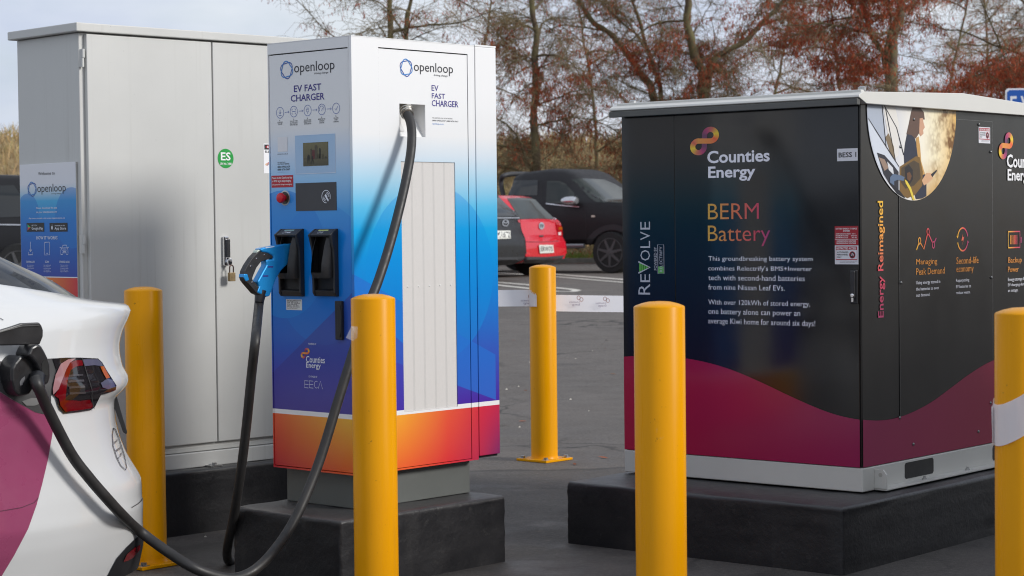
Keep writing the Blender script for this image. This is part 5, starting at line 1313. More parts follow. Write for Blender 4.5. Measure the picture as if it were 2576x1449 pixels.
dslab('lower_cover', ((95, 685), (232, 740), (205, 798), (310, 848), (300, 856), (205, 812)), -.0155, .0175, DARKP, .002, con)
for x, y in ((322, 395), (236, 437), (175, 518), (190, 693)):
    a = CP2.px(*Zc(x, y), .0135)
    MB().lathe([(.0035, 0), (.0035, .0012), (.002, .002)], 8, Matrix.Translation(CP2.p(*a, .0136)) @ Matrix.Rotation(math.pi / 2, 4, 'X')).build('screw', CHROME, con)
for x, y in ((345, 523), (292, 622)): dslab('grip_slot', ((x - 20, y - 6), (x + 38, y - 8), (x + 38, y + 8), (x - 20, y + 8)),   .0172, .0178, NAVY_I, 0, con)
dslab('connector_label', ((300, 314), (395, 300), (398, 306), (305, 322)), -.0, .0176, PALE_I, 0, con)
Mc = cb_.matrix_world.inverted()
def cpw(u, v): return CP2.p(*CP2.px(u, v))
pts = [cpw(655, 738), cpw(651, 770)] + [Mc @ at_y(u, v, y) for u, v, y in ((643, 850, 6.80), (632, 950, 6.86), (619, 1080, 6.95), (604, 1200, 7.04), (588, 1300, 7.14), (575, 1362, 7.22), (571, 1395, 7.30), (580, 1414, 7.42), (620, 1412, 7.6), (680, 1390, 7.8))]
pts += [Vector((.30, .62, .05)), Vector((.40, .54, .20)), Vector((.42, .47, .55))]
MB().tube(smooth_path(pts, 8), [.0165] * (len(pts) * 8 - 7), 16).build('hose', RUB, cb_, smooth=True)
MB().tube([cpw(657, 730), cpw(654, 745), cpw(652, 760)], [.020, .019, .017], 14).build('strain_relief', PLUGB, con, smooth=True)

# ================================================================ BACKGROUND VEHICLES
def lerp_tab(tab, x): return float(np.interp(x, [a for a, _ in tab], [b for _, b in tab]))
def bgcar(name, label, loc, head, top, belt, low, hw, roofw, paint, group='parked vehicles in the background'):
    """loft along the length; local X forwards, Y to its left"""
    c = thing(name, label, 'car', loc, math.atan2(head[1], head[0]), group)
    x0, x1 = top[0][0], top[-1][0]; xs_ = sorted(set([round(x0 + (x1 - x0) * k / 44, 3) for k in range(45)] + [a for a, _ in top]))
    rows = []
    for x in xs_:
        zt = lerp_tab(top, x); zb_ = lerp_tab(low, x); e = min(1, min(x - x0, x1 - x) / .55); f = 1 - .17 * (1 - e) ** 2.2
        h = hw * f; cab = max(0, min(1, (zt - belt) / .3)); be = min(belt, zt - .05)
        rw = h * (.93 * (1 - cab)) + roofw * f * cab
        pts = [(0, zb_), (h * .86, zb_), (h * .97, zb_ + .1), (h, zb_ + (be - zb_) * .5), (h * .975, be - .03), (h * .955, be + .01), (h * .955 + (rw - h * .955) * .55, be + (zt - be) * .55 + .004), (rw, max(be + .015, zt - .075)), (rw * .9, zt - .018), (rw * .5, zt - .002), (0, zt)]
        rows.append([(x, y, z) for y, z in pts] + [(x, -y, z) for y, z in pts[-2:0:-1]])
    mb = MB(); n = len(rows[0])
    for r in rows: mb.v += r
    for i in range(len(rows) - 1):
        for k in range(n): mb.f.append((i * n + k, i * n + (k + 1) % n, (i + 1) * n + (k + 1) % n, (i + 1) * n + k))
    mb.f.append(tuple(range(n))); mb.f.append(tuple(range((len(rows) - 1) * n, len(rows) * n)))
    mb.build('body', paint, c, smooth=True)
    M = c.matrix_world.copy()
    return c, BVHTree.FromPolygons([M @ Vector(v) for v in mb.v], mb.f), M.inverted(), M
GZ = .32
BGL = glass_mat('tinted_glass', (.012, .014, .014), .05); BGL2 = pbr('clear_car_glass', (.03, .036, .032), .08, var=.3, vscale=2.)
RUBT = pbr('tyre_far', (.018, .018, .018), .75); RIMD = pbr('rim_far', (.09, .09, .092), .5)
BLKP = pbr('dark_car_paint', (.020, .020, .022), .5, var=.05, spec=.3); REDP = pbr('red_car_paint', lin((196, 12, 36)), .25, coat=.8, var=.05); GRYP = pbr('dark_grey_paint', (.014, .015, .017), .32, var=.05)
TRIMF = pbr('bumper_plastic', (.035, .036, .04), .55)
PLT = ink('number_plate', (214, 214, 206)); SILV = pbr('silver_trim', (.6, .6, .62), .2, metal=.8)
Z3 = lambda x, y: (1247.7 + .2036 * x, 415.9 + .2036 * y)
def ptext(body, bl, tr, mat, parent, bvh, Mi, shear=0):
    V, Fs, x0, x1, y0, y1 = glyphs(body, .015); out = []
    for x, y in V:
        a, b = (x - x0) / (x1 - x0), (y - y0) / (y1 - y0); h = hit(bl[0] + (tr[0] - bl[0]) * a, bl[1] + (tr[1] - bl[1]) * b + shear * a, bvh)
        out.append(Mi @ (h[0] + h[1] * .022) if h else Vector((0, 0, 0)))
    return MB().add(out, Fs).build('lettering', mat, parent)

# --- black utility truck, seen from its right front
hd_ = Vector((.84, -.545, 0)); rg = Vector((-.545, -.84, 0))
Pw = at_y(1541, 638, 36.9); Ou = Vector((Pw.x, Pw.y, 0)) - hd_ * 1.62 - rg * .90; Ou.z = GZ
ute, ubv, uMi, uM = bgcar('utility_truck', 'black utility truck with silver mirror parked behind the red car', tuple(Ou), hd_,
    [(-2.65, .9), (-2.6, 1.22), (-.80, 1.30), (-.74, 1.38), (-.62, 1.84), (-.40, 1.91), (.1, 1.955), (.45, 1.94), (.66, 1.87), (1.42, 1.34), (1.7, 1.31), (2.3, 1.24), (2.55, 1.10), (2.68, .80)],
    1.31, [(-2.65, .62), (-2.3, .52), (2.3, .52), (2.68, .62)], .94, .72, BLKP)
D_ = lambda nm, pts, m_, off=.006, st=4.: decal(nm, ute, [Z3(*p) for p in pts], m_, off, st, ubv, uMi)
D_('side_window', ((165, 190), (520, 182), (512, 372), (150, 372)), BGL)
D_('side_window', ((632, 196), (780, 194), (860, 225), (1020, 400), (1030, 478), (618, 464)), BGL2)
D_('windscreen', ((930, 175), (1100, 165), (1330, 178), (1470, 235), (1640, 330), (1640, 465), (1240, 458), (1160, 405), (1040, 275)), BGL2)
dline('chrome_strip', ute, [Z3(618, 474), Z3(800, 494), Z3(1030, 514)], 2.4, SILV, .012, ubv, uMi)
dline('panel_gap', ute, [Z3(1106, 545), Z3(1112, 800), Z3(1108, 1040)], 1.2, GAP, .004, ubv, uMi)
dline('panel_gap', ute, [Z3(560, 200), Z3(560, 480), Z3(600, 1040)], 1.2, GAP, .004, ubv, uMi)
D_('side_marker', ((1178, 622), (1200, 614), (1228, 622), (1228, 640), (1180, 642)), ink('marker', (206, 196, 180)), .01, 2.)
def arch(root, bvh, Mi, cu, cv, r0, r1, m_, a0=-10, a1=190):
    mb = MB(); row = []
    for k in range(25):
        a = math.radians(a0 + (a1 - a0) * k / 24); hs_ = [hit(cu + r * math.cos(a) * .98, cv - r * math.sin(a), bvh) for r in (r0, r1)]
        if all(hs_): row.append([Mi @ (h[0] + h[1] * .03) for h in hs_])
    mb.v = [tuple(p) for q in row for p in q]; mb.f = [(2 * i, 2 * i + 1, 2 * i + 3, 2 * i + 2) for i in range(len(row) - 1)]
    return mb.build('wheel_arch', m_, root)
wc = Z3(1448, 1092)
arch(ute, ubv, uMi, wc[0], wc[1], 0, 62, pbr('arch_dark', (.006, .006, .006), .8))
arch(ute, ubv, uMi, wc[0], wc[1], 60, 74, TRIMF)
for x in (1.62, -1.55):
    for sg in (-1, 1): wheel(ute, x, sg * .86, .38, .27, RUBT, RIMD, 7, sg)
mh = hit(*Z3(970, 440), ubv)
mm = MB().lathe([(.02, -.16), (.07, -.155), (.105, -.08), (.11, 0), (.105, .09), (.07, .145), (.02, .15)], 16, Matrix.Translation(uMi @ (mh[0] + rg * .16)) @ Matrix.Rotation(math.pi / 2, 4, 'Y') @ Matrix.Scale(.8, 4, (1, 0, 0))).build('door_mirror', SILV, ute, smooth=True)
MB().box(-.03, .05, -.03, .14, -.09, -.02).build('mirror_arm', TRIMF, mm, .01).matrix_basis = Matrix.Translation(uMi @ (mh[0] + rg * .05))
st_ = [uM @ Vector((-.6, -.93, .50)), uM @ Vector((1.05, -.95, .50))]
MB().tube([uMi @ p for p in st_], .045, 10).build('side_step', pbr('step_steel', (.3, .3, .31), .35, metal=.7), ute)
MB().tube(smooth_path([(-.82, -.70, 1.28), (-.95, -.66, 1.7), (-.84, -.60, 1.86), (-.84, .60, 1.86), (-.95, .66, 1.7), (-.82, .70, 1.28)], 6), .045, 10).build('sports_bar', TRIMF, ute, smooth=True)

# --- red hatchback, rear turned to the right
rear = Vector((math.sin(math.radians(58)), -math.cos(math.radians(58)), 0)); hd2 = -rear
Pr = at_y(1366, 600, 35.2); Or_ = Vector((Pr.x, Pr.y, 0)) - rear * 2.03; Or_.z = GZ
red, rbv, rMi, rM = bgcar('red_hatchback', 'red hatchback seen from behind beside the black truck', tuple(Or_), hd2,
    [(-2.09, .50), (-2.08, .62), (-2.02, .68), (-1.98, .74), (-1.955, .93), (-1.92, .99), (-1.55, 1.36), (-1.42, 1.415), (-.9, 1.445), (-.2, 1.45), (.15, 1.42), (.95, .98), (1.1, .95), (1.85, .80), (2.0, .66), (2.06, .45)],
    .93, [(-2.09, .30), (-1.9, .24), (1.9, .22), (2.06, .26)], .865, .62, REDP)
R_ = lambda nm, pts, m_, off=.006, st=3.: decal(nm, red, [Z3(*p) for p in pts], m_, off, st, rbv, rMi)
R_('rear_window', ((135, 412), (300, 404), (545, 412), (600, 470), (735, 655), (700, 668), (520, 662), (300, 668)), BGL2)
R_('window_sticker', ((700, 630), (730, 625), (755, 660), (735, 672)), ink('sticker_w', (206, 210, 220)), .01, 2)
R_('lower_bumper', ((330, 1128), (600, 1132), (840, 1112), (800, 1170), (740, 1205), (350, 1205)), TRIMF, .012)
R_('number_plate', ((520, 985), (695, 985), (705, 1080), (532, 1088)), PLT, .02)
R_('tail_lamp', ((735, 705), (790, 700), (815, 790), (820, 880), (770, 860), (745, 780)), pbr('far_red_lamp', lin((170, 10, 20)), .15, coat=1.), .01)
R_('tail_lamp', ((765, 765), (812, 760), (814, 795), (770, 800)), LOR, .014, 2)
R_('reversing_lamp', ((760, 830), (795, 825), (797, 865), (766, 868)), ink('revlamp', (216, 190, 190)), .014, 2)
R_('tailgate_handle', ((532, 868), (582, 866), (582, 886), (535, 888)), GAP, .01, 2)
R_('badge_disc', [(557 + 34 * math.cos(a), 750 + 44 * math.sin(a)) for a in [2 * math.pi * k / 16 for k in range(16)]], SILV, .012, 2)
dline('badge_mark', red, [Z3(536, 735), Z3(549, 770), Z3(557, 752), Z3(565, 770), Z3(578, 735)], 1.4, GAP, .016, rbv, rMi)
dline('badge_mark', red, [Z3(547, 728), Z3(557, 746), Z3(567, 728)], 1.4, GAP, .016, rbv, rMi)
dline('bumper_gap', red, [Z3(340, 946), Z3(600, 946), Z3(770, 935)], 1.2, pbr('red_gap', (.12, .01, .02), .5), .006, rbv, rMi)
ptext('ERW75', Z3(540, 1062), Z3(688, 1005), DARK_I, red, rbv, rMi)
for x in (1.25, -1.27):
    for sg in (-1, 1): wheel(red, x, sg * .78, .31, .2, RUBT, RIMD, 6, sg)

# --- dark family car, mostly behind the charger
rear3 = Vector((math.sin(math.radians(60)), -math.cos(math.radians(60)), 0)); hd3 = -rear3
Pm = at_y(1253, 600, 32.4); Om = Vector((Pm.x, Pm.y, 0)) - rear3 * 2.2; Om.z = GZ
suv, sbv, sMi, sM = bgcar('dark_estate_car', 'dark grey car peeking out behind the charger beside the red car', tuple(Om), hd3,
    [(-2.29, .55), (-2.28, .72), (-2.22, .80), (-2.17, .90), (-2.14, 1.08), (-2.08, 1.16), (-1.72, 1.56), (-1.5, 1.62), (-.6, 1.67), (.2, 1.64), (1.05, 1.12), (1.2, 1.08), (2.0, .95), (2.22, .75), (2.28, .5)],
    1.06, [(-2.29, .34), (-2.0, .26), (2.0, .24), (2.28, .30)], .92, .66, GRYP)
S2 = lambda nm, pts, m_, off=.006, st=3.: decal(nm, suv, [Z3(*p) for p in pts], m_, off, st, sbv, sMi)
S2('rear_window', ((-120, 420), (40, 400), (120, 460), (290, 628), (0, 636), (-120, 640)), BGL)
dline('chrome_strip', suv, [Z3(-120, 652), Z3(20, 652), Z3(285, 650)], 2.2, SILV, .012, sbv, sMi)
S2('number_plate', ((-60, 815), (168, 812), (170, 905), (-60, 915)), PLT, .02)
ptext('NMA672', Z3(-45, 895), Z3(163, 830), DARK_I, suv, sbv, sMi)
dline('badge_ring', suv, [Z3(110 + 36 * math.cos(a), 714 + 40 * math.sin(a)) for a in [2 * math.pi * k / 18 for k in range(19)]], 1.6, SILV, .014, sbv, sMi)
dline('badge_ring', suv, [Z3(80, 700), Z3(95, 705), Z3(110, 722), Z3(125, 705), Z3(140, 700)], 1.6, SILV, .014, sbv, sMi)
S2('tail_lamp', ((262, 678), (300, 665), (312, 690), (300, 712), (268, 705)), pbr('far_red_lamp', lin((170, 10, 20)), .15), .01, 2)
S2('lower_bumper', ((-100, 1140), (350, 1130), (345, 1230), (250, 1290), (-100, 1290)), TRIMF, .012)
for x in (1.35, -1.35):
    for sg in (-1, 1): wheel(suv, x, sg * .82, .35, .22, RUBT, RIMD, 6, sg)

# --- dark car at the far left, beyond the grey cabinet
Pl = at_y(62, 700, 30); Ol = Vector((Pl.x - 1.4, Pl.y + .9, ground_z(31)))
fl_, fbv, fMi, fM = bgcar('dark_wagon', 'dark wagon glimpsed at the left edge beyond the grey cabinet', tuple(Ol), Vector((-1, .06, 0)),
    [(-2.35, .6), (-2.3, 1.05), (-2.1, 1.62), (-1.9, 1.72), (-.5, 1.77), (.1, 1.72), (.95, 1.12), (1.2, 1.08), (2.1, .95), (2.35, .55)], 1.06, [(-2.35, .34), (2.35, .3)], .92, .72, BLKP)
F_2 = lambda nm, pts, m_, off=.006: decal(nm, fl_, pts, m_, off, 6., fbv, fMi)
F_2('side_window', [(-120, 470), (35, 466), (60, 500), (62, 545), (-120, 552)], BGL)
dline('belt_strip', fl_, [(-120, 562), (0, 565), (70, 566)], 3., SILV, .012, fbv, fMi)
for x in (1.4, -1.4):
    for sg in (-1, 1): wheel(fl_, x, sg * .84, .36, .24, RUBT, RIMD, 6, sg)

# --- tall dark van added just out of view on the right; it keeps the low sun off the near ground there
van, _b, _m, _M = bgcar('added_shade_van', 'tall dark van added out of view on the right to shade the battery cabinet side', (4.45, 5.3, 0), Vector((.2, -.98, 0)),
    [(-2.4, .7), (-2.38, 1.2), (-2.3, 1.85), (-2.1, 1.98), (.9, 2.02), (1.2, 1.95), (1.85, 1.2), (2.3, 1.05), (2.42, .6)], 1.15, [(-2.4, .36), (2.42, .34)], .95, .86, GRYP, None)
for y_ in (-.93, .93):
    MB().prism([(x, y_ * 1.0, z) for x, z in ((.35, 1.22), (1.35, 1.22), (.95, 1.75), (.35, 1.78))], [(x, y_ * .93, z) for x, z in ((.35, 1.22), (1.35, 1.22), (.95, 1.75), (.35, 1.78))]).build('side_window', BGL, van)
for x in (1.55, -1.45):
    for sg in (-1, 1): wheel(van, x, sg * .84, .34, .22, RUBT, RIMD, 6, sg)

# ================================================================ KERB, VERGE, BANK
KERB = pbr('kerb_concrete', lin((92, 88, 82)), .8, var=.2)
KY = 46.2
struct(MB().box(-120, 120, KY, KY + .18, GZ - .02, GZ + .12).build('kerb', KERB, bevel=.02))
def bank_z(x, y):
    cr_h = 3.3 + 1.0 * math.exp(-((x + 18) / 9) ** 2) + .5 * math.sin(x * .11)
    t_ = max(0, min(1, (y - 49) / 22)); s_ = t_ * t_ * (3 - 2 * t_)
    return GZ + .1 + (cr_h) * s_ + .25 * math.sin(x * .35 + y * .2) * s_
t = NT('dry_bank')
n1 = t.noise(.25, 6, .65); n2 = t.noise(1.6, 6, .7); n3 = t.noise(9, 4, .7)
c = t.mix(t.rng(n1, .35, .65), lin((184, 158, 116)), lin((166, 152, 104)))
c = t.mix(t.rng(n2, .42, .68), c, lin((146, 118, 86))); c = t.mix(t.rng(n3, .4, .75, 0, .7), c, lin((166, 146, 108)))
t.base(c); t.rough(.95); t.bump(t.math('ADD', n2, n3), .8, .3)
xs_ = list(np.linspace(-150, 150, 121)); ys_ = [KY + .18, 47, 48, 49, 50, 51.5, 53, 55, 57, 59, 61, 63, 65, 67, 69, 71, 74, 80, 100, 160]
mb = MB(); mb.v = [(x, y, (GZ + .12) if y < 47 else max(GZ + .1, bank_z(x, y)) - (0 if y < 75 else (y - 75) * .02)) for y in ys_ for x in xs_]; nx = len(xs_)
mb.f = [(j * nx + i, j * nx + i + 1, (j + 1) * nx + i + 1, (j + 1) * nx + i) for j in range(len(ys_) - 1) for i in range(nx - 1)]
struct(mb.build('bank', t.m, smooth=True))

def blades(name, N, area, hmin, hmax, wd, mat, zf, lean=.3, seed=1, droop=False):
    g = np.random.default_rng(seed); X = g.uniform(area[0], area[1], N); Y = g.uniform(area[2], area[3], N)
    Z = np.array([zf(a, b) for a, b in zip(X, Y)]); H = g.uniform(hmin, hmax, N); A = g.uniform(0, 2 * np.pi, N)
    W = wd * g.uniform(.5, 1.3, N); lx, ly = g.normal(0, lean, N) * H, g.normal(0, lean, N) * H
    c_, s_ = np.cos(A) * W, np.sin(A) * W
    V = np.stack([np.stack([X - c_, Y - s_, Z], 1), np.stack([X + c_, Y + s_, Z], 1), np.stack([X + lx + c_ * .2, Y + ly + s_ * .2, Z + H], 1), np.stack([X + lx - c_ * .2, Y + ly - s_ * .2, Z + H], 1)], 1).reshape(-1, 3)
    F = np.arange(4 * N).reshape(N, 4)
    me = bpy.data.meshes.new(name); me.from_pydata(V.tolist(), [], F.tolist())
    return stuff(link(name, me, mat))
def leaf_mat(name, cols, rough=.8, trans=.25):
    t = NT(name); g = t.n('NewGeometry'); r = g.outputs['Random Per Island']
    n = len(cols); t.base(t.ramp(r, [(k / max(1, n - 1), lin(cc_)) for k, cc_ in enumerate(cols)])); t.rough(rough)
    if trans:
        tr = t.n('BsdfTranslucent'); ms = t.n('MixShader'); ms.inputs[0].default_value = trans
        t.l(t.b.inputs['Base Color'].links[0].from_socket, tr.inputs['Color']); t.l(t.b.outputs[0], ms.inputs[1]); t.l(tr.outputs[0], ms.inputs[2]); t.l(ms.outputs[0], t.out.inputs['Surface'])
    return t.m
o = blades('grass', 9000, (-14, 16, KY + .18, 49.5), .06, .16, .012, leaf_mat('verge_grass', [(96, 120, 40), (120, 136, 52), (84, 104, 40)]), lambda x, y: GZ + .11, .4, 2)
o['label'] = 'short green grass behind the kerb'
SCR = leaf_mat('scrub_stems', [(184, 156, 112), (202, 178, 134), (160, 136, 100), (170, 160, 106), (140, 116, 84), (196, 166, 118)])
o = blades('scrub', 30000, (-26, 24, 50, 72), .15, .6, .03, SCR, lambda x, y: bank_z(x, y) - .05, .35, 3); o['label'] = 'dry brown scrub covering the bank behind the cars'
LIT = leaf_mat('fallen_needles', [(128, 62, 34), (150, 80, 44), (96, 50, 30), (120, 84, 50)], trans=0)
def litter(name, N, area, size, seed, zf, dens=None):
    g = np.random.default_rng(seed); V = []; F = []
    for _ in range(N):
        x, y = g.uniform(area[0], area[1]), g.uniform(area[2], area[3]); a = g.uniform(0, 6.28); l, w_ = size * g.uniform(.5, 1.6), size * g.uniform(.12, .5)
        z = zf(x, y) + .004; b = len(V); ca_, sa_ = math.cos(a), math.sin(a)
        V += [(x + ca_ * l, y + sa_ * l, z), (x - sa_ * w_, y + ca_ * w_, z + .004), (x - ca_ * l, y - sa_ * l, z + .003), (x + sa_ * w_, y - ca_ * w_, z + .001)]; F.append((b, b + 1, b + 2, b + 3))
    me = bpy.data.meshes.new(name); me.from_pydata(V, [], F); return stuff(link(name, me, LIT))
o = litter('fallen_leaves', 2600, (-8, 12, KY - .5, KY), .05, 5, lambda x, y: ground_z(y)); o['label'] = 'rusty fallen needles along the kerb'
o = litter('fallen_leaves', 90, (-1.2, 3.6, 9.6, 22), .032, 6, lambda x, y: ground_z(y)); o['label'] = 'scattered fallen leaves and chips on the asphalt'
g = np.random.default_rng(9); V = []; F = []
for _ in range(70):
    x, y = g.uniform(-1.6, 3.2), g.uniform(8, 19); r = g.uniform(.004, .012); b = len(V); z = ground_z(y)
    V += [(x - r, y - r, z), (x + r, y - r * .8, z), (x + r * .8, y + r, z), (x - r, y + r, z), (x, y, z + r)]; F += [(b, b + 1, b + 4), (b + 1, b + 2, b + 4), (b + 2, b + 3, b + 4), (b + 3, b, b + 4)]
me = bpy.data.meshes.new('gravel'); me.from_pydata(V, [], F); o = stuff(link('gravel', me, pbr('pale_stone', lin((190, 184, 172)), .8))); o['label'] = 'loose pale stones on the asphalt'

# ================================================================ TREES
class Tubes:
    def __init__(s): s.V = []; s.F = []; s.n = 0
    def add(s, P, R, sides):
        P = np.asarray(P, float); N = len(P); T = np.gradient(P, axis=0); T /= np.linalg.norm(T, axis=1, keepdims=True) + 1e-9
        ref = np.array([0, 0, 1.]) if abs(T[0, 2]) < .8 else np.array([1., 0, 0])
        A = np.cross(T, ref); A /= np.linalg.norm(A, axis=1, keepdims=True) + 1e-9; B = np.cross(T, A)
        th = np.arange(sides) * 2 * np.pi / sides; R = np.asarray(R, float)[:, None, None]
        V = P[:, None, :] + R * (A[:, None, :] * np.cos(th)[None, :, None] + B[:, None, :] * np.sin(th)[None, :, None])
        s.V.append(V.reshape(-1, 3)); i = np.arange(N - 1)[:, None] * sides; k = np.arange(sides)[None, :]; k2 = (k + 1) % sides
        s.F.append((np.stack([i + k, i + k2, i + sides + k2, i + sides + k], -1).reshape(-1, 4)) + s.n); s.n += N * sides
    def build(s, name, mat, parent):
        me = bpy.data.meshes.new(name); me.from_pydata(np.concatenate(s.V).tolist(), [], np.concatenate(s.F).tolist())
        return link(name, me, mat, parent, True)
t = NT('bark'); n1 = t.noise(3, 5, .6); n2 = t.noise(30, 4)
c = t.mix(t.rng(n1, .4, .65), lin((104, 88, 72)), lin((128, 124, 82))); t.base(t.mix(t.math('MULTIPLY', n2, .5), c, lin((78, 66, 56)))); t.rough(.9); t.bump(n2, .6, .02); BARK = t.m
TWIG = pbr('twig_bark', lin((124, 110, 80)), .9, var=.35, vscale=1.2); TWIGB = pbr('twig_brown', lin((158, 132, 102)), .9, var=.3, vscale=1.0)
RUST = leaf_mat('rust_needles', [(168, 72, 46), (188, 86, 52), (142, 66, 50), (196, 108, 66), (124, 72, 58)], trans=.4)
def arc(start, dirv, length, n, droop, wob, g):
    P = [np.array(start, float)]; d = np.array(dirv, float); d /= np.linalg.norm(d); st = length / n
    N_ = g.normal(0, 1, (n, 3)) * wob
    for k in range(n):
        d = d + N_[k]; d[2] -= droop; d /= np.sqrt(d @ d); P.append(P[-1] + d * st)
    return np.array(P)
def tree(label, trunks, nb, blen, foliage, seed, ztop, twig_mat=None, dens=1., z_first=.9):
    g = np.random.default_rng(seed); base = trunks[0][0][0]
    tr = thing('cypress_tree', label, 'tree', tuple(base), 0, 'cypress trees behind the car park')
    off = np.array(base); TK, TW = Tubes(), Tubes(); LV = []; LF = []; nl = 0
    for path, r0, r1 in trunks:
        P = np.array([list(p) for p in smooth_path([Vector(p) for p in path], 6)]) - off
        P[2:] += np.cumsum(g.normal(0, .018, (len(P) - 2, 3)), axis=0) * [1, 1, 0]
        R = np.linspace(r0, r1, len(P)) * g.uniform(.9, 1.12, len(P)); TK.add(P, R, 9)
        L_ = np.concatenate([[0], np.cumsum(np.linalg.norm(np.diff(P, axis=0), axis=1))])
        for b in range(nb):
            f = g.uniform(0, 1); q = L_[-1] * (z_first / 8 + (1 - z_first / 8) * f)
            p0 = np.array([np.interp(q, L_, P[:, k]) for k in range(3)]); az = g.uniform(0, 6.283); up = g.uniform(-.1, 1.1)
            big = g.uniform() < .35
            ln = blen * (1.1 - .5 * f) * (g.uniform(.85, 1.35) if big else g.uniform(.35, .8)); fol = foliage * (g.uniform(0, 1) ** 3.5) * 4.2
            B = arc(p0, (math.cos(az), math.sin(az), up), ln, 11, .02 + .07 * g.uniform(), .13, g); rb = (.030 if big else .015) * g.uniform(.7, 1.35)
            TK.add(B, np.linspace(rb, .006, len(B)), 5)
            for s_ in range(int(8 * dens * ln) + 3):
                t_ = g.uniform(.1, 1.0) ** .8; k = t_ * (len(B) - 1); i = min(int(k), len(B) - 2); p1 = B[i] + (B[i + 1] - B[i]) * (k - i); d0 = B[i + 1] - B[i]; d0 = d0 / np.linalg.norm(d0)
                sd = np.cross(d0, [0, 0, 1]) * g.choice([-1, 1]) * g.uniform(.3, 1.2) + d0 * g.uniform(.2, 1.0) + np.array([0, 0, g.uniform(-.6, .8)])
                l2 = g.uniform(.3, 1.25) * (1.15 - .5 * t_); S = arc(p1, sd, l2, 6, .03 + .05 * g.uniform(), .2, g)
                TW.add(S, np.linspace(.0075, .0035, len(S)), 3)
                for w_ in range(int(4 * dens * (.5 + l2)) + 1):
                    j = g.integers(1, len(S)); d2 = arc(S[j], (g.normal(0, 1), g.normal(0, 1), g.uniform(-.9, .5)), g.uniform(.15, .6), 3, .1, .22, g)
                    TW.add(d2, (.0042, .0036, .003, .0025), 3)
                    if g.uniform() < fol:
                        m_ = int(g.integers(7, 15)); q = d2[g.integers(0, 4, m_)] + g.normal(0, .05, (m_, 3)); l3 = g.uniform(.05, .13, m_)[:, None]; a = g.uniform(0, 6.28, m_); w3 = g.uniform(.006, .014, m_)[:, None]
                        dn = np.stack([g.normal(0, .4, m_), g.normal(0, .4, m_), -np.ones(m_)], 1); dn = dn / np.linalg.norm(dn, axis=1, keepdims=True) * l3
                        sx_ = np.stack([np.cos(a), np.sin(a), np.zeros(m_)], 1) * w3
                        LV.append(np.stack([q - sx_ * .5, q + sx_ * .5, q + dn * .6 + sx_, q + dn, q + dn * .6 - sx_], 1).reshape(-1, 3)); nl += m_
    TK.build('trunk', BARK, tr); TW.build('twigs', twig_mat or TWIG, tr)
    if LV:
        me = bpy.data.meshes.new('foliage'); me.from_pydata(np.concatenate(LV).tolist(), [], np.arange(nl * 5).reshape(-1, 5).tolist()); link('foliage', me, RUST, tr)
    return tr
def tp_(pts, Y, zbase=None):
    P = [at_y(u, v, Y) for u, v in pts]; b = Vector((P[0].x, Y, bank_z(P[0].x, Y) - .1)); return [b] + P
tree('bare twin-trunked cypress showing over the charger roof', [(tp_([(1000, 400), (977, 100), (975, 0), (985, -160)], 46.8), .10, .04), (tp_([(1012, 400), (1020, 100), (1026, 0), (1050, -160)], 47.0), .09, .03)], 26, 3.3, .10, 21, 8)
tree('straight thin cypress between the charger and the battery cabinet', [(tp_([(1350, 430), (1348, 250), (1343, 100), (1340, 0), (1338, -170)], 47.6), .11, .05)], 56, 2.9, .24, 22, 8, dens=1.25)
tree('crooked many-limbed cypress left of the middle trunk', [(tp_([(1668, 420), (1650, 240), (1600, 162), (1546, 92), (1490, 50), (1420, -60)], 51), .12, .05), (tp_([(1668, 420), (1660, 240), (1640, 150), (1600, 20), (1560, -120)], 50.5), .08, .03)], 32, 2.7, .08, 23, 8, dens=1.25)
tree('forked cypress rising behind the middle of the battery cabinet', [(tp_([(1766, 420), (1764, 238), (1760, 185), (1743, 122), (1733, 54), (1736, 0), (1745, -150)], 48.4), .15, .07), (tp_([(1764, 300), (1768, 200), (1776, 152), (1843, 108), (1898, 49), (1945, -10), (2000, -120)], 48.6), .09, .05)], 36, 2.9, .22, 24, 8, dens=1.2)
tree('rust-red cypress with the thickest trunk, right of centre', [(tp_([(2242, 400), (2241, 228), (2239, 171), (2247, 98), (2262, 0), (2275, -170)], 43.5), .16, .09), (tp_([(2241, 260), (2232, 150), (2190, 80), (2165, 0), (2130, -120)], 43.7), .07, .04)], 40, 3.3, .85, 25, 8, dens=1.1)
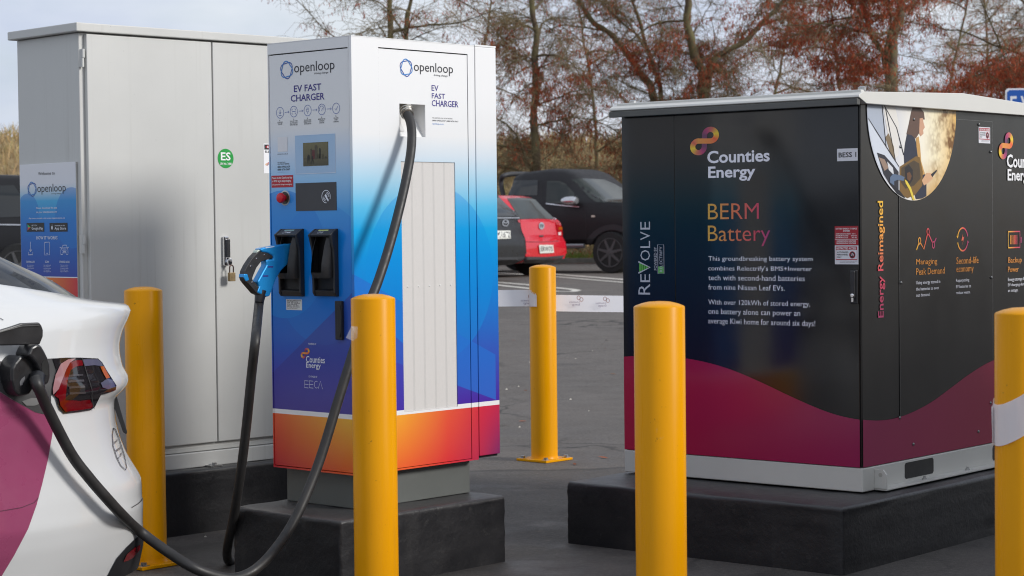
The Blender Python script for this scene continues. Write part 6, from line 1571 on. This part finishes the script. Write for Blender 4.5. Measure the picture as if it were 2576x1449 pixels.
tree('rust-red cypress at the right edge above the blue sign', [(tp_([(2590, 400), (2588, 200), (2600, 0), (2610, -170)], 47), .13, .05)], 54, 3.3, .8, 26, 8, dens=1.1)
k = 0
for u, Y, lean_, fo, lab in ((1215, 58, 30, .12, 'pale brown cypress far behind the charger right edge'), (1480, 61, -40, .06, 'far brown cypress behind the crooked tree'), (1960, 60, 55, .18, 'far brown cypress above the left half of the battery roof'), (2110, 55, -45, .30, 'far brown cypress left of the thickest trunk'), (2400, 57, 60, .30, 'far brown cypress right of the thickest trunk'), (2490, 62, -30, .2, 'farthest brown cypress near the blue sign')):
    tree(lab, [(tp_([(u - lean_ * .5, 350), (u, 180), (u + lean_ * .4, 60), (u + lean_, -120)], Y), .06, .02)], 34, 2.9, fo * .3, 40 + k, 8, TWIGB, .9); k += 1

# ================================================================ BLUE SIGN
sgp = at_y(2567, 300, 26); sg_ = thing('road_sign', 'blue charging sign with white border above the battery cabinet roof', 'sign', (sgp.x, 26, ground_z(26)), 0)
zt_ = at_y(2567, 222, 26).z - ground_z(26); hw_ = (2604 - 2529) / 2 / FOC * 26
SB = ink('sign_blue', (16, 84, 172)); SW = ink('sign_white', (225, 226, 230))
MB().box(-.03, .03, .02, .08, 0, zt_ - .05).build('post', STEEL, sg_)
def rr(w_, h0, h1, r=.03):
    return [(-w_ + r, h0), (w_ - r, h0), (w_, h0 + r), (w_, h1 - r), (w_ - r, h1), (-w_ + r, h1), (-w_, h1 - r), (-w_, h0 + r)]
MB().prism([(x, .018, z) for x, z in rr(hw_, zt_ - .55, zt_)], [(x, 0, z) for x, z in rr(hw_, zt_ - .55, zt_)]).build('panel', SW, sg_)
MB().prism([(x, -.001, z) for x, z in rr(hw_ - .022, zt_ - .528, zt_ - .022)], [(x, -.003, z) for x, z in rr(hw_ - .022, zt_ - .528, zt_ - .022)]).build('panel_face', SB, sg_)
SF = Face(sg_, (0, -.003, 0), (1, 0, 0), (0, -1, 0))
text(SF, 'E V', (-hw_ * .68, zt_ - .30), (hw_ * .68, zt_ - .10), SW, .001, .02, px=False)
